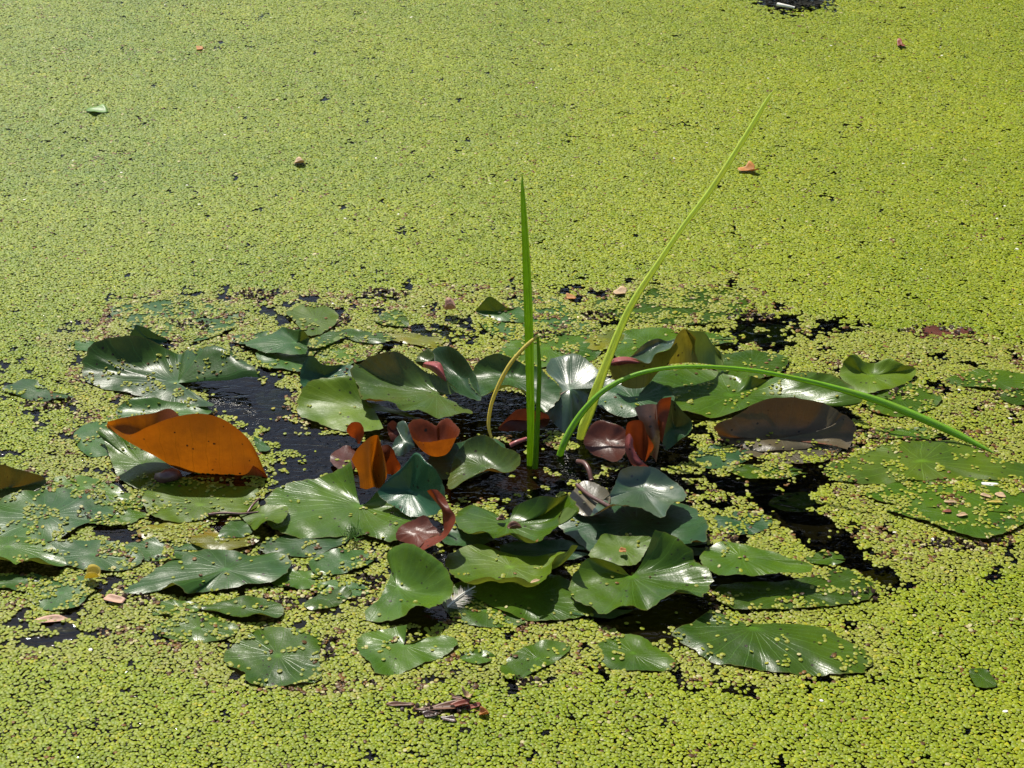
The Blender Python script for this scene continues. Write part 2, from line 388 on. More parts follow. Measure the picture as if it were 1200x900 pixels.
class Surf:
    """collects the sheets of one leaf into one mesh"""
    def __init__(s): s.v = []; s.f = []; s.uv = []; s.mi = []
    def radial(s, c, pts, closed=True, k=2.0, zdef=0.4, seg=None, rings=12, wav=0.12, mi=0, bump=0.0015, roll=0.28):
        pts = [tuple(p) for p in pts]
        ctl = []
        for p in pts:
            z = p[2] if len(p) > 2 else zdef
            kk = p[3] if len(p) > 3 else k
            ctl.append((*P(p[0], p[1], z), kk * 0.01))
        seg = seg or max(40, min(110, len(pts) * 7))
        rim = catmull(ctl, seg, closed)
        cz = c[2] if len(c) > 2 else zdef
        cw = P(c[0], c[1], cz)
        n = len(rim)
        ph = random.random() * 6.28
        base = len(s.v)
        s.v.append(tuple(cw)); vuv = [(0, 0)]
        for j in range(1, rings + 1):
            r = (j / rings) ** 0.85
            for i in range(n):
                q = rim[i]
                x = cw.x + (q[0] - cw.x) * r
                y = cw.y + (q[1] - cw.y) * r
                a = i / n * 6.283
                ke = max(0.7, q[3] * 100); dz = q[2] - cw.z
                z = cw.z + dz * r ** ke
                if ke < 3 and dz > 0.012: z += dz * roll * (r ** 3 - r ** 12)
                z += wav * 0.01 * r ** 3 * (sin(a * 5 + ph) * 0.6 + sin(a * 9 + ph * 2.3) * 0.4)
                z += bump * r * (sin(x * 95 + ph) * sin(y * 80 + ph * 3) + .6 * sin(x * 61 - y * 47 + ph * 5) + .3 * sin(x * 190 + y * 130 + ph))
                jr = 1 + (0.012 * sin(a * 23 + ph) + 0.010 * sin(a * 37 + ph * 1.7) - 0.05 * max(0, sin(a * 3 + ph * 9) * sin(a * 17 + ph * 4) - .72)) * r ** 4
                x = cw.x + (x - cw.x) * jr; y = cw.y + (y - cw.y) * jr
                s.v.append((x, y, z)); vuv.append((i / n, r))
        m = n if closed else n - 1
        def idx(j, i): return base + 1 + (j - 1) * n + (i % n)
        # facing up
        A = 0
        for i in range(n):
            q, q2 = rim[i], rim[(i + 1) % n]
            A += q[0] * q2[1] - q2[0] * q[1]
        fl = A < 0
        for i in range(m):
            f = [base, idx(1, i), idx(1, i + 1)]
            ul = [(0.5 * (2 * i + 1) / n, 0), (i / n, vuv[1][1]), ((i + 1) / n, vuv[1][1])]
            if fl: f.reverse(); ul.reverse()
            s.f.append(f); s.uv.append(ul); s.mi.append(mi)
            for j in range(1, rings):
                f = [idx(j, i), idx(j + 1, i), idx(j + 1, i + 1), idx(j, i + 1)]
                r0, r1 = vuv[1 + (j - 1) * n][1], vuv[1 + j * n][1]
                ul = [(i / n, r0), (i / n, r1), ((i + 1) / n, r1), ((i + 1) / n, r0)]
                if fl: f.reverse(); ul.reverse()
                s.f.append(f); s.uv.append(ul); s.mi.append(mi)
        return s
    def patch(s, rows, mi=0, sub=6, flip=False, z=None, uvx=(0.2, 0.8)):
        """rows of control points -> smooth sheet; each row runs from rim to foot"""
        if z: rows = [[conv(z)(p) for p in r] for r in rows]
        g = np.array([[list(P(*p)) for p in r] for r in rows])
        def up(g, k):            # catmull along axis 0
            n = g.shape[0]; out = []
            for i in range(n - 1):
                b, c = g[i], g[i + 1]
                a = g[i - 1] if i > 0 else 2 * b - c
                e = g[i + 2] if i + 2 < n else 2 * c - b
                for q in range(k):
                    u = q / k; u2 = u * u; u3 = u2 * u
                    out.append(0.5 * ((2 * b) + (c - a) * u + (2 * a - 5 * b + 4 * c - e) * u2 + (3 * b - a - 3 * c + e) * u3))
            out.append(g[-1]); return np.array(out)
        g = up(g, sub); g = up(g.transpose(1, 0, 2), sub).transpose(1, 0, 2)
        a, b, _ = g.shape
        base = len(s.v)
        for i in range(a):
            for j in range(b): s.v.append(tuple(g[i, j]))
        U = lambda i: uvx[0] + (uvx[1] - uvx[0]) * i / (a - 1)
        V = lambda j: 1 - 0.9 * j / (b - 1)
        for i in range(a - 1):
            for j in range(b - 1):
                f = [base + i * b + j, base + (i + 1) * b + j, base + (i + 1) * b + j + 1, base + i * b + j + 1]
                ul = [(U(i), V(j)), (U(i + 1), V(j)), (U(i + 1), V(j + 1)), (U(i), V(j + 1))]
                if flip: f.reverse(); ul.reverse()
                s.f.append(f); s.uv.append(ul); s.mi.append(mi)
        return s
    def build(s, name, mats, label, cat='lily leaf', group='floating water lily leaves', cover=0.05):
        va = np.array(s.v)
        org = Vector((va[:, 0].mean(), va[:, 1].mean(), va[:, 2].min()))
        me = bpy.data.meshes.new(name)
        me.from_pydata([tuple(Vector(v) - org) for v in s.v], [], s.f)
        uvl = me.uv_layers.new(name='UVMap')
        flat = [c for ul in s.uv for t in ul for c in t]
        uvl.data.foreach_set('uv', flat)
        me.polygons.foreach_set('use_smooth', [True] * len(s.f))
        me.polygons.foreach_set('material_index', s.mi)
        o = link(name, me, mats, loc=org)
        tag(o, label, cat, group)
        LEAVES.append((o, s.v, s.f, cover))
        return o

def pad(label, style, c, pts, closed=True, z=None, cover=0.05, **kw):
    if z:
        cv = conv(z); c = cv(c); pts = [cv(p) for p in pts]
    return Surf().radial(c, pts, closed, **kw).build('lily_pad', M[style], label, cover=cover)

ZA, ZB, ZC, ZD = (0, 300, 3), (300, 300, 3), (600, 300, 3), (800, 300, 3)
ZE, ZF, ZG, ZH = (0, 550, 3), (300, 550, 3), (600, 550, 3), (800, 550, 3)
Z1, Z2, Z3, Z4, Z5, Z6, Z7, Z8 = (380, 390, 6), (380, 500, 6), (540, 380, 6), (540, 500, 6), (660, 440, 6), (680, 370, 6), (640, 540, 6), (500, 580, 6)
Z9, Z10, Z11 = (280, 330, 6), (420, 320, 6), (200, 520, 6)

# --- left group
pad('large glossy green leaf with raised back lip and pointed notch, left of the dark water', 'blue', (625, 446, 1.0),
    [(925,430,3.0,1),(900,400,3.8,1),(840,352,4.3,.9),(780,324,4.6,.9),(710,319,4,.9),(655,331,2.6,1.2),(630,346,1.4,2),(575,318,3,4),(520,291,4.8,4.5),(440,281,5.6,5),(370,290,5,5),(320,315,4,4),(297,350,2.5),(288,400,.8),(300,435,.5),(340,455,.5),(400,472,.5),(480,490,.5),(560,508,.5),(640,522,.7),(735,534,.9),(753,522,1.2)],
    closed=False, z=ZA, k=2.6, cover=0.10)
pad('mostly duckweed-covered flat leaf behind the large leaf with the raised lip', 'blue', (210,372),
    [(130,362),(180,348),(240,350),(286,368),(270,386),(230,400),(180,396),(150,386)], cover=0.62, zdef=.25)
pad('tiny upturned dark green leaf tip poking up behind the large leaf with the raised lip', 'teal', (176,396,.5),
    [(153,397,.6),(157,386,2.4),(160,381,3),(172,384,2.8),(186,392,1.6),(196,400,.4),(180,402,.3)], cover=0.05)
pad('small flat bluish leaf in dense duckweed near the left edge', 'blue', (45,458),
    [(3,456),(16,448),(30,443),(50,450),(63,460),(87,464),(67,468),(47,470),(20,464)], cover=0.15, zdef=.3)
pad('narrow glossy leaf tucked under the front of the large raised-lip leaf', 'blue', (190,485,.6),
    [(130,490,.3),(137,478,1),(150,468,1.8),(165,465,2),(200,470,1.4),(245,478,.6),(240,490,.3),(200,500,.3),(150,502,.3)], cover=0.12)
pad('smooth bluish leaf touching the left tip of the folded orange leaf', 'blue', (110,515),
    [(86,512),(93,500),(110,494),(128,488),(140,494),(132,510),(131,530),(118,534),(100,533)], cover=0.04, zdef=.35)
pad('green leaf lying in front of the fold of the big orange leaf', 'green', (168,545,.7),
    [(114,506,2.2),(125,502,2.4),(150,512,1.5),(185,535,.9),(205,550,.7),(206,562,.4),(196,570,.3),(165,573,.3),(142,563,.4),(133,548,.6),(127,530,1),(121,515,1.6)], cover=0.03)
S_ = Surf().patch([
 [(377,588,8.0),(375,597,7.2),(379,606,6.6),(378,594,7.2),(378,583,8.0)],
 [(450,628,7.4),(452,645,5.6),(470,662,4.0),(452,605,5.6),(440,567,7.2)],
 [(520,600,9.2),(530,655,5.4),(548,705,2.2),(534,640,4.0),(535,553,7.4)],
 [(600,570,10.7),(612,662,5.8),(625,748,0.8),(612,700,2.8),(608,541,7.4)],
 [(690,554,11.3),(702,662,6.1),(712,768,-.2),(702,722,1.6),(690,640,4.6)],
 [(765,566,10.9),(780,672,5.6),(792,774,-.3),(780,735,1.2),(768,690,3.0)],
 [(832,605,8.8),(852,692,4.2),(866,778,-.3),(856,742,1.0),(842,715,2.2)],
 [(888,665,5.7),(906,726,2.3),(916,783,-.3),(906,756,.7),(893,738,1.8)],
 [(940,778,.4),(942,782,.1),(943,785,-.3),(941,778,0.0),(936,768,.8)]], z=ZA, sub=7, uvx=(0.1, 0.6))
o_orange = S_.build('folded_lily_leaf', M['orange'], 'big orange-brown leaf folded upright, glowing in the sun beside the dark water', cover=0)
pad('small green leaf scrap on the dark water right of the big orange leaf', 'blue', (306,521,.3), [(298,512),(306,515),(313,520),(317,527),(308,530),(300,523)], cover=0)
pad('olive leaf with brown back rim standing up at the left edge of the picture', 'olive', (8,572,.5),
    [(-30,575,.5),(-20,552,4),(0,545,4.5),(14,546,4),(32,553,3),(54,563,1),(45,574,.4),(20,584,.3),(-10,590,.3)], k=2.5, cover=0.06)
pad('broad bluish green leaf lying flat at the left edge', 'blue', (55,605,.6),
    [(-30,605),(-15,590),(0,583),(40,575),(80,572),(118,578),(137,592),(130,606),(98,615),(62,632),(20,640),(-20,645)], cover=0.12, zdef=.5, wav=.25)
pad('flat green leaf with scattered duckweed left of the folded orange leaf', 'green', (95,571),
    [(42,572),(55,562),(75,558),(100,557),(130,566),(145,580),(125,592),(90,584),(60,580)], cover=0.24, zdef=.35)
pad('green leaf half shaded by the folded orange leaf, just in front of it', 'lime', (235,592,.5),
    [(165,582),(170,566),(200,560),(250,566),(298,572),(304,582),(297,597),(275,602),(250,604),(228,610),(200,612),(176,602)], cover=0.07, zdef=.45, wav=.15)
pad('small light green leaf with lifted front rim below the dark water', 'lime', (308,603,1.0),
    [(280,602,.6),(292,598,.8),(305,594,1),(318,592,1.3),(334,593,1.3),(338,598,1.5),(333,608,2.2),(326,612,2.2),(315,609,2.6),(307,613,2.4),(298,622,1.6),(291,614,.8)], cover=0.03, k=2.5)
pad('small bluish leaf beside the narrow channel below the dark water', 'blue', (277,621,.5),
    [(256,628),(262,616),(275,608),(288,611),(297,622),(287,629),(270,632)], cover=0.03)
pad('yellowing narrow leaf floating beside the narrow water channel at left', 'yellow', (260,636,.7),
    [(222,628),(242,627),(260,632),(280,628),(302,628),(304,633),(296,638),(280,643),(258,646),(240,643),(226,638)], cover=0.12, zdef=.6)
pad('yellow-green leaf with clustered duckweed left of the channel', 'yellow', (205,622,.35),
    [(160,622),(180,614),(210,612),(245,618),(258,626),(235,634),(200,636),(172,632)], cover=0.35, zdef=.3)
pad('large bluish green leaf with folded left rim at lower left', 'blue', (265,667,.8),
    [(143,692,.2),(160,682,.3),(173,673,.4),(200,657,.5),(233,645,.6),(253,643,.6),(293,650,.6),(320,647,.7),(338,653,.8),(341,662,.9),(331,675,1.3),(313,682,1),(293,683,1),(273,690,.6),(233,694,.5),(219,693,1.5),(203,683,2.2),(187,692,.5),(162,697,.2)], cover=0.035)
pad('smooth blue-green leaf between duckweed clusters at lower left', 'blue', (110,650,.5),
    [(45,645),(60,636),(85,632),(120,633),(150,639),(168,650),(160,663),(130,669),(95,666),(62,657)], cover=0.14, zdef=.5)
pad('dark leaf with wavy lifted front rim at the left edge', 'green', (10,640,.9),
    [(-45,640,.9),(0,628,.9),(50,634,.9),(74,652,.9),(76,664,.5),(58,662,2.0),(42,653,3.2),(28,656,2.6),(18,661,1.8),(5,653,3),(-18,652,3),(-40,655,2)], k=4, cover=0.08)
pad('flat leaf at the lower left rim of the colony, speckled with duckweed', 'blue', (72,695,.3),
    [(30,696),(38,686),(55,678),(90,674),(112,682),(104,700),(85,713),(60,716),(40,708)], cover=0.22, zdef=.3)
pad('green leaf strip with lifted front rim below the large lower-left leaf', 'green', (282,711,.6),
    [(232,711,.5),(255,706,.5),(290,699,.5),(318,703,.5),(333,714,.6),(326,723,.9),(305,720,1.5),(285,722,1.2),(262,719,.8)], cover=0.10, k=3)
pad('dull leaf partly sunk in duckweed above the flat rounded bottom-left leaf', 'green', (232,736,.25),
    [(183,738),(198,726),(235,719),(268,728),(280,738),(262,750),(225,753),(195,747)], cover=0.16, zdef=.25)
pad('squarish flat green leaf alone in the duckweed at lower left', 'green', (325,768,.3),
    [(262,766),(270,758),(287,747),(310,733),(340,737),(367,738),(377,750),(374,766),(376,782),(375,797),(350,802),(320,803),(290,801),(286,788),(266,780)], cover=0.03, zdef=.35)
# --- centre left
pad('large heart-shaped green leaf with its notch edge lifted, left of centre', 'green', (422,592,.8),
    [(411,541,4.4),(398,549,2.8),(380,557,1.6),(360,562,1),(335,568,.8),(315,580,.7),(308,600,.6),(316,617,.6),(340,628,.6),(375,630,.6),(410,628,.6),(440,630,.8),(462,634,1.2),(480,628,2),(494,612,2),(488,600,2),(472,588,2),(458,578,2.4),(443,576,2.6)], closed=False, cover=0.02, k=2)
pad('green leaf under the front of the large heart-shaped leaf', 'blue', (360,638,.4),
    [(305,645),(315,632),(340,626),(375,624),(408,626),(408,634),(397,640),(383,647),(367,652),(335,652)], cover=0.03, zdef=.35)
pad('small oval leaf in front of the large heart-shaped leaf', 'blue', (400,656,.5),
    [(362,660),(375,650),(392,645),(420,643),(437,646),(440,653),(430,662),(415,668),(390,673),(370,673)], cover=0.05, zdef=.5)
pad('small green leaf sliver among duckweed left of the glossy curled leaf', 'green', (384,703,.4),
    [(356,708),(370,698),(392,690),(412,692),(404,704),(384,713),(365,715)], cover=0.10, zdef=.35)
pad('glossy green leaf with a bright streak along its lifted upper edge, below centre left', 'green', (466,688,.8),
    [(456,643,3.2),(470,638,4.2),(488,641,5.2),(507,651,5.6),(523,667,5),(530,684,4.2),(530,696,3.4),(516,708,3),(502,713,3.4),(486,711,3),(470,723,1.6),(455,728,.8),(432,727,.4),(428,717,.4),(444,702,.5),(456,680,.7),(458,664,1),(453,652,2)], k=2.2, cover=0.02)
pad('small flat heart-shaped leaf with a dark centre, alone near the bottom', 'green', (473,756,.3),
    [(477,733,1.6),(466,733,1),(452,736,.5),(440,738,.3),(424,744,.3),(418,752,.3),(422,766,.3),(434,778,.3),(440,789,.3),(460,791,.3),(477,786,.3),(500,776,.4),(524,766,.5),(537,752,.6),(524,745,.6),(502,746,.6),(484,752,.6)], closed=False, cover=0.03)
pad('flat round leaf sunk in duckweed below the layered centre leaves', 'green', (630,772,.25),
    [(586,782),(593,773),(615,758),(637,751),(660,753),(668,762),(648,777),(622,790),(602,797),(590,793)], cover=0.10, zdef=.28)
pad('flat pointed leaf with few duckweed bits right of the sunk round leaf', 'green', (742,765,.3),
    [(694,765),(708,751),(735,743),(758,750),(778,763),(791,776),(790,783),(770,787),(740,785),(712,782)], cover=0.03, zdef=.3)
pad('very large flat leaf at the lower right of the colony with pale scratches', 'green', (882,735,.9),
    [(788,742,.4),(812,728,.6),(832,715,1),(850,721,.8),(866,729,.7),(884,730,.5),(905,730,.6),(940,731,.5),(970,740,.4),(1000,755,.4),(1022,772,.6),(1012,787,.4),(985,791,.3),(940,790,.3),(900,787,.3),(868,781,.4),(835,775,.4),(808,758,.4)], cover=0.09, wav=.15)
pad('long leaf shaded along its back edge, between the two largest lower-right leaves', 'green', (930,692,.5),
    [(838,690),(860,682),(900,682),(940,678),(975,668),(990,664),(1010,674),(1026,688),(1018,702),(980,709),(940,712),(900,714),(860,712),(842,703)], cover=0.20, zdef=.45)
pad('raised green leaf with shaded gap under its front edge, right of the centre heart leaf', 'green', (868,652,3.0),
    [(820,655,2.6),(832,641,2.8),(848,634,3.2),(870,638,3.2),(900,645,3.2),(930,655,3.2),(952,664,2.8),(946,671,3),(920,671,3.3),(893,673,3.2),(868,675,3.4),(838,672,3)], cover=0.03)
# --- centre heart and layered leaves below centre
pad('dark shaded leaf with a pale upturned right tip beneath the silvery leaf', 'deep', (745,612,1.4),
    [(650,602,.8),(690,588,.8),(750,584,1),(800,590,1.4),(824,604,2.6),(829,617,4.6),(827,634,4.0),(816,634,3.6),(797,641,3.4),(772,646,1.4),(745,660,1.2),(715,656,1.2),(690,645,1),(664,625,.8)], k=3, cover=0.01)
pad('sunlit green leaf with one brown spot, behind the notch of the centre heart leaf', 'lime', (730,643,2.0),
    [(690,650,1.8),(698,638,2.2),(707,626,2.6),(735,628,2.6),(764,630,2.6),(758,645,2),(745,662,1.5),(722,663,1.5),(700,660,1.5)], cover=0.01)
pad('big heart-shaped green leaf with sharp raised notch lobe at the centre front', 'green', (740,675,2.2),
    [(768,619,7.0),(784,625,6.2),(800,637,5.2),(813,648,4.2),(814,657,3.4),(826,663,3.9),(835,675,3.6),(832,688,3.2),(822,700,3.6),(805,692,3.8),(790,693,3.8),(775,702,3.2),(757,715,2.2),(733,710,2.8),(707,720,2.2),(694,711,2),(675,705,1.6),(667,690,1.6),(673,672,2.6),(688,656,3.8),(706,656,4.4),(725,663,3.6),(738,673,2.4)], closed=False, k=2.4, cover=0.012)
pad('shaded leaf lying lowest under the layered centre leaves', 'green', (620,700,.6),
    [(528,692),(560,675),(640,672),(684,690),(699,711),(682,722),(650,727),(620,726),(595,719),(575,709),(553,700)], zdef=.5, cover=0.02)
pad('low green leaf half covered by duckweed beside the feather', 'green', (570,716,.3),
    [(518,702),(545,700),(575,708),(602,720),(616,730),(585,735),(550,732),(528,722)], zdef=.28, cover=0.25)
pad('green leaf with wavy front rim and curled right tip, middle of the layered centre leaves', 'lime', (598,664,1.6),
    [(522,655,1.2),(526,667,1.6),(535,678,2.6),(547,682,3.6),(560,677,4),(573,676,4),(583,679,3.8),(596,676,4.2),(607,676,4.4),(619,683,4.2),(628,685,4.2),(638,680,4.2),(646,669,3.8),(648,656,4.0),(655,651,4.6),(664,648,5.4),(672,640,6.8),(676,641,6.8),(672,646,5),(655,646,2),(630,652,1.6),(605,650,1.6),(585,645,1.6),(565,638,1.6),(542,642,1.3)], k=4.5, cover=0.02)
pad('bright green leaf with glossy right lobe and curled tip, topmost of the layered centre leaves', 'green', (594,614,2.4),
    [(585,609,2.0),(598,606,2.4),(603,593,3.6),(617,586,4.6),(636,582,5.6),(654,583,6.0),(666,579,5.6),(676,592,6.2),(678,600,6.8),(664,596,5.6),(656,602,4.8),(655,615,4.2),(644,625,4.4),(632,634,4.6),(623,634,4.6),(609,627,5),(597,625,4.4),(580,631,3.8),(572,624,3.8),(561,621,4),(549,625,3),(536,616,1.8),(534,605,1.4),(546,593,1.4),(563,595,1.6),(577,601,1.8)], k=3.6, cover=0.01)
# --- coloured leaves of the centre
pad('dark teal leaf tilted up steeply under the orange cup leaf', 'teal', (480,575,3.2),
    [(488,532,9.0),(478,541,7.5),(466,552,6),(443,576,3.4),(452,588,2.6),(465,597,2.4),(482,604,2.4),(500,605,2.6),(512,603,3.2),(519,592,4.6),(522,583,5.8),(519,568,7.2),(509,549,9.0),(500,541,9.4)], k=1.3, cover=0.0)
S_ = Surf()
S_.radial(*[conv(Z2)((650,745,3.0)), [conv(Z2)(p) for p in [(502,770,2.4),(520,720,3),(560,685,3.4),(640,650,3.8),(715,630,4.2),(765,690,3.6),(832,740,3),(832,760,2.8),(760,775,3),(720,792,3),(690,830,2.8),(660,852,2.6),(600,822,2.2),(525,802,2)]]], mi=0)
S_.patch([[(722,452,8),(752,440,8.6),(795,444,8)], [(752,492,7),(800,508,7.4),(848,500,7)], [(822,580,6),(852,590,6.6),(882,570,7)], [(832,660,4.5),(872,660,5.4),(920,625,6.6)], [(832,742,3.5),(862,765,4.6),(912,690,6.2)], [(720,792,3),(764,826,3.6),(840,790,5)], [(668,850,2.6),(680,868,2.8),(704,866,3.2)]], mi=1, z=Z2, sub=5)
S_.build('curled_lily_leaf', [M['maroon'], M['red']], 'purple-brown leaf rolled into an orange curl in front of the dark teal leaf', cover=0.0)
S_ = Surf().patch([
 [(190,230,7),(208,265,5.8),(240,330,4),(252,430,1.8)], [(238,150,8.6),(258,235,6.4),(285,325,4.2),(300,440,1.5)],
 [(318,76,9.8),(325,180,7.6),(328,300,5.0),(345,425,1.9)], [(374,60,9.4),(350,185,5.4),(338,290,3.0),(372,432,.6)],
 [(388,88,9.6),(404,200,6.8),(410,320,4.2),(402,430,1.5)], [(404,140,8.2),(428,235,6),(442,330,4),(420,405,2)]], z=Z2)
S_.build('curled_lily_leaf', M['orange'], 'amber leaf furled into an upright cone beside the large heart-shaped leaf', cover=0.0)
S_ = Surf().patch([
 [(400,135,6),(412,200,5),(430,330,2)], [(448,128,6.6),(452,200,5.2),(466,335,2)], [(490,168,6.2),(494,230,4.6),(496,345,2)], [(500,212,5.2),(536,272,3.8),(524,318,2)]], z=Z2)
S_.build('curled_lily_leaf', M['red'], 'small red-orange leaf curl right behind the upright amber cone', cover=0.0)
S_ = Surf().patch([
 [(163,655,4),(158,692,3),(190,732,1)], [(200,628,5),(208,680,3),(218,745,.8)], [(250,632,5),(250,690,3),(232,776,.4)], [(277,668,4),(277,720,2.6),(246,782,.4)]], z=Z1)
S_.build('curled_lily_leaf', M['red'], 'tiny brown cupped leaf standing at the right shore of the dark water', cover=0.0)
pad('small dark brown flat leaf on the water left of the upright amber cone', 'maroon', (402,540,.8), [(387,540),(391,530),(404,523),(416,528),(416,545),(407,553),(396,550)], zdef=.7, cover=0.04)
pad('folded little leaf with a pale face between the amber cone and the orange cup', 'silver', (474,518,5.0),
    [(464,498,6),(474,494,7),(481,509,6),(486,523,4.6),(480,528,4),(469,534,4),(460,532,4),(458,528,4.4),(463,515,5.4),(468,509,5.6)], cover=0.0)
pad('small maroon leaf fold left of the orange cup', 'maroon', (461,505,5), [(454,498,6),(463,495,6.4),(469,508,5),(465,517,4),(457,515,4.4)], cover=0)
pad('orange leaf curled into an open cup with dark spots inside, at the centre', 'rust', (514,532,1.6),
    [(477,506,5),(480,496,5),(493,492,4.8),(505,495,4.6),(511,498,4.4),(516,492,4.8),(526,491,5),(536,499,5.4),(539,505,5.8),(535,513,6),(517,516,6.2),(500,518,6),(483,514,5.6)], k=2.6, cover=0.0)
pad('large olive-shaded green leaf with scalloped brown front rim behind the orange cup', 'olive', (790,425,2.4),
    [(940,405,3.6),(870,345,4),(800,312,4.2),(720,270,4.4),(650,222,5),(595,180,6),(530,143,7),(460,136,7.4),(380,148,7),(300,175,6.2),(240,220,5),(208,208,5.4),(188,250,5),(194,310,4),(228,355,3.4),(250,420,3),(272,476,3.2),(330,460,4),(430,468,4.2),(500,508,3.8),(545,552,3),(600,543,3.8),(680,545,3.8),(750,575,3.2),(810,597,2.8),(930,577,3),(1045,570,3.2),(1000,530,3),(930,482,2.8)], closed=False, z=Z1, k=3, cover=0.006)
pad('round-backed green leaf with pointed notch lobe at the right shore of the dark water', 'lime', (418,543,.9),
    [(600,578,.6),(520,550,.7),(430,520,.9),(372,505,1.6),(352,445,3.2),(330,424,4),(290,420,4.2),(250,424,4),(200,440,3.4),(162,470,2.4),(145,520,1.2),(155,562,.6),(220,590,.5),(300,612,.5),(390,622,.6),(448,602,1.4)], closed=False, z=ZB, cover=0.02)
pad('dark curled leaf edge behind the rounded leaf on the dark water shore', 'teal', (382,440,1.2),
    [(352,448,1.6),(353,430,3.4),(360,420,4.4),(368,418,4.6),(378,426,3.4),(400,428,2),(414,430,2),(414,443,1.6),(390,452,1),(362,456,1)], cover=0.04)
pad('pointed bluish leaf with a bright crease at its right corner, upper left of centre', 'blue', (400,430,1.6),
    [(38,440,.8),(100,402,.8),(190,380,.9),(250,352,1),(300,326,1.5),(360,328,2.6),(430,338,3.8),(470,368,3),(494,402,2),(482,445,1.6),(455,516,1.8),(300,502,1.6),(150,487,1.2)], z=Z9, cover=0.015)
pad('bluish leaf directly under the pointed creased leaf', 'blue', (350,550,.5),
    [(118,510),(165,484),(300,490),(440,505),(540,430),(570,460),(500,540),(445,632),(300,612),(180,602),(138,555)], z=Z9, zdef=.45, cover=0.04)
pad('pale green upper leaf dotted with holes at the back left of the colony', 'lime', (540,270,.5),
    [(330,222),(370,190),(420,168),(520,150),(600,163),(680,210),(705,255),(650,330),(570,372),(500,384),(445,352),(400,290)], z=Z9, zdef=.45, cover=0.06)
pad('long green leaf with shaded slit beneath, behind the scalloped leaf', 'green', (780,375,.9),
    [(480,430),(540,390),(640,350),(740,328),(850,345),(1000,360),(1100,400),(1000,432),(850,422),(720,388),(640,412),(570,475),(500,470)], z=Z9, zdef=.8, cover=0.12)
pad('duckweed-strewn leaf behind the rounded back of the shoreline leaf', 'green', (760,500,.3),
    [(560,490),(700,420),(900,410),(1010,450),(960,520),(830,572),(650,602),(585,560)], z=Z9, zdef=.3, cover=0.5)
pad('small leaf tip among the duckweed at the back, left of the dead pink leaf', 'green', (240,310,.5), [(110,320),(180,280),(275,248),(320,290),(355,345),(330,372),(220,370),(140,352)], z=Z10, zdef=.5, cover=0.2)
pad('yellow-brown submerged leaf behind the scalloped leaf', 'yellow', (400,460,.3), [(100,400),(300,412),(480,440),(640,478),(570,530),(450,522),(300,482),(170,462)], z=Z10, zdef=.3, cover=0.06)
pad('upturned triangular bluish leaf at the back, left of the tall blade', 'blue', (980,270,.7),
    [(825,262,.7),(870,205,2.4),(920,165,3.4),(965,185,3),(1010,215,2),(1060,250,1),(1150,230,.6),(1200,262,.4),(1180,345,.4),(1050,345,.4),(900,300,.5)], z=Z10, cover=0.12)
pad('leaf mostly hidden by duckweed behind the tall upright blade', 'blue', (630,375,.25), [(560,372),(590,354),(635,347),(668,358),(695,377),(702,395),(670,402),(620,404),(578,392)], zdef=.25, cover=0.5)
pad('big back leaf strewn with duckweed behind the slanting blade', 'green', (785,356,.25), [(695,356),(735,338),(790,333),(850,337),(884,349),(872,370),(820,380),(765,378),(720,374)], zdef=.25, cover=0.52)
pad('pale spotted leaf between the two tall blades', 'yellow', (708,398,.7), [(683,402),(700,392),(722,386),(732,392),(728,404),(705,410),(690,409)], zdef=.6, cover=0.05)
pad('smooth green leaf behind the slanting blade', 'green', (758,402,.8), [(715,408),(730,390),(750,384),(785,386),(804,398),(786,415),(752,424),(725,420)], zdef=.7, cover=0.06)
pad('dull green leaf right behind the upright blade', 'green', (640,408,.5), [(585,412),(604,396),(650,390),(692,394),(706,410),(680,427),(630,430),(592,422)], zdef=.5, cover=0.14)
pad('silver-blue leaf with white shine behind the bent straw, centre', 'blue', (598,444,4.2),
    [(549,447,3.6),(557,429,5),(573,417,6.6),(583,414,7.2),(595,417,6.8),(607,422,6.2),(617,428,5.8),(633,433,5.6),(655,452,5.6),(657,463,5),(648,477,4),(638,483,3.6),(625,470,5),(617,458,5.8),(593,452,6.2),(578,457,5.8),(563,463,4.8)], k=3, cover=0.005)
pad('brown leaf underside in the shade below the silver-blue leaf', 'maroon', (600,492,2.4), [(584,503,1),(594,490,3),(607,480,4.6),(622,480,4.8),(642,486,3.6),(640,499,1.2),(610,505,1)], cover=0)
pad('draped shiny silver leaf between the two tall blades', 'silver', (668,456,5.4),
    [(640,432,5),(647,419,6.6),(660,416,7.4),(674,415,7.4),(690,423,7),(707,438,6.6),(728,452,5.6),(702,456,5.2),(691,463,4.2),(686,473,3.2),(679,489,1.4),(668,506,.6),(657,504,.6),(648,494,1.4),(637,483,2.6),(648,472,4),(656,463,4.6),(655,452,5),(647,442,5)], k=1.8, cover=0.004)
S_ = Surf()
S_.patch([
 [(203,335,6),(210,385,5),(228,440,4)], [(300,300,7.2),(300,400,5),(308,500,3)], [(400,308,7.2),(400,400,5),(400,512,3)], [(490,332,6.8),(482,400,5),(470,490,3)],
 [(530,268,7.6),(556,330,5.4),(545,400,3.4)], [(630,232,8.2),(630,290,6),(622,345,4)], [(684,130,10),(700,230,7),(692,335,4)], [(738,94,10.4),(745,200,7),(768,328,4)], [(812,155,9),(805,240,6),(832,328,3.8)]], mi=0, z=Z6, sub=5)
S_.patch([
 [(345,294,7),(352,288,6.8),(362,284,7)], [(425,322,7),(422,270,6.4),(420,222,7.4)], [(490,332,7),(485,250,6.2),(480,178,7.4)], [(528,268,7.6),(545,210,6.6),(550,160,7.6)],
 [(620,232,8.2),(615,205,7.6),(612,178,8)], [(678,200,8.6),(676,180,8.4),(672,160,8.6)]], mi=1, z=Z6, sub=5)
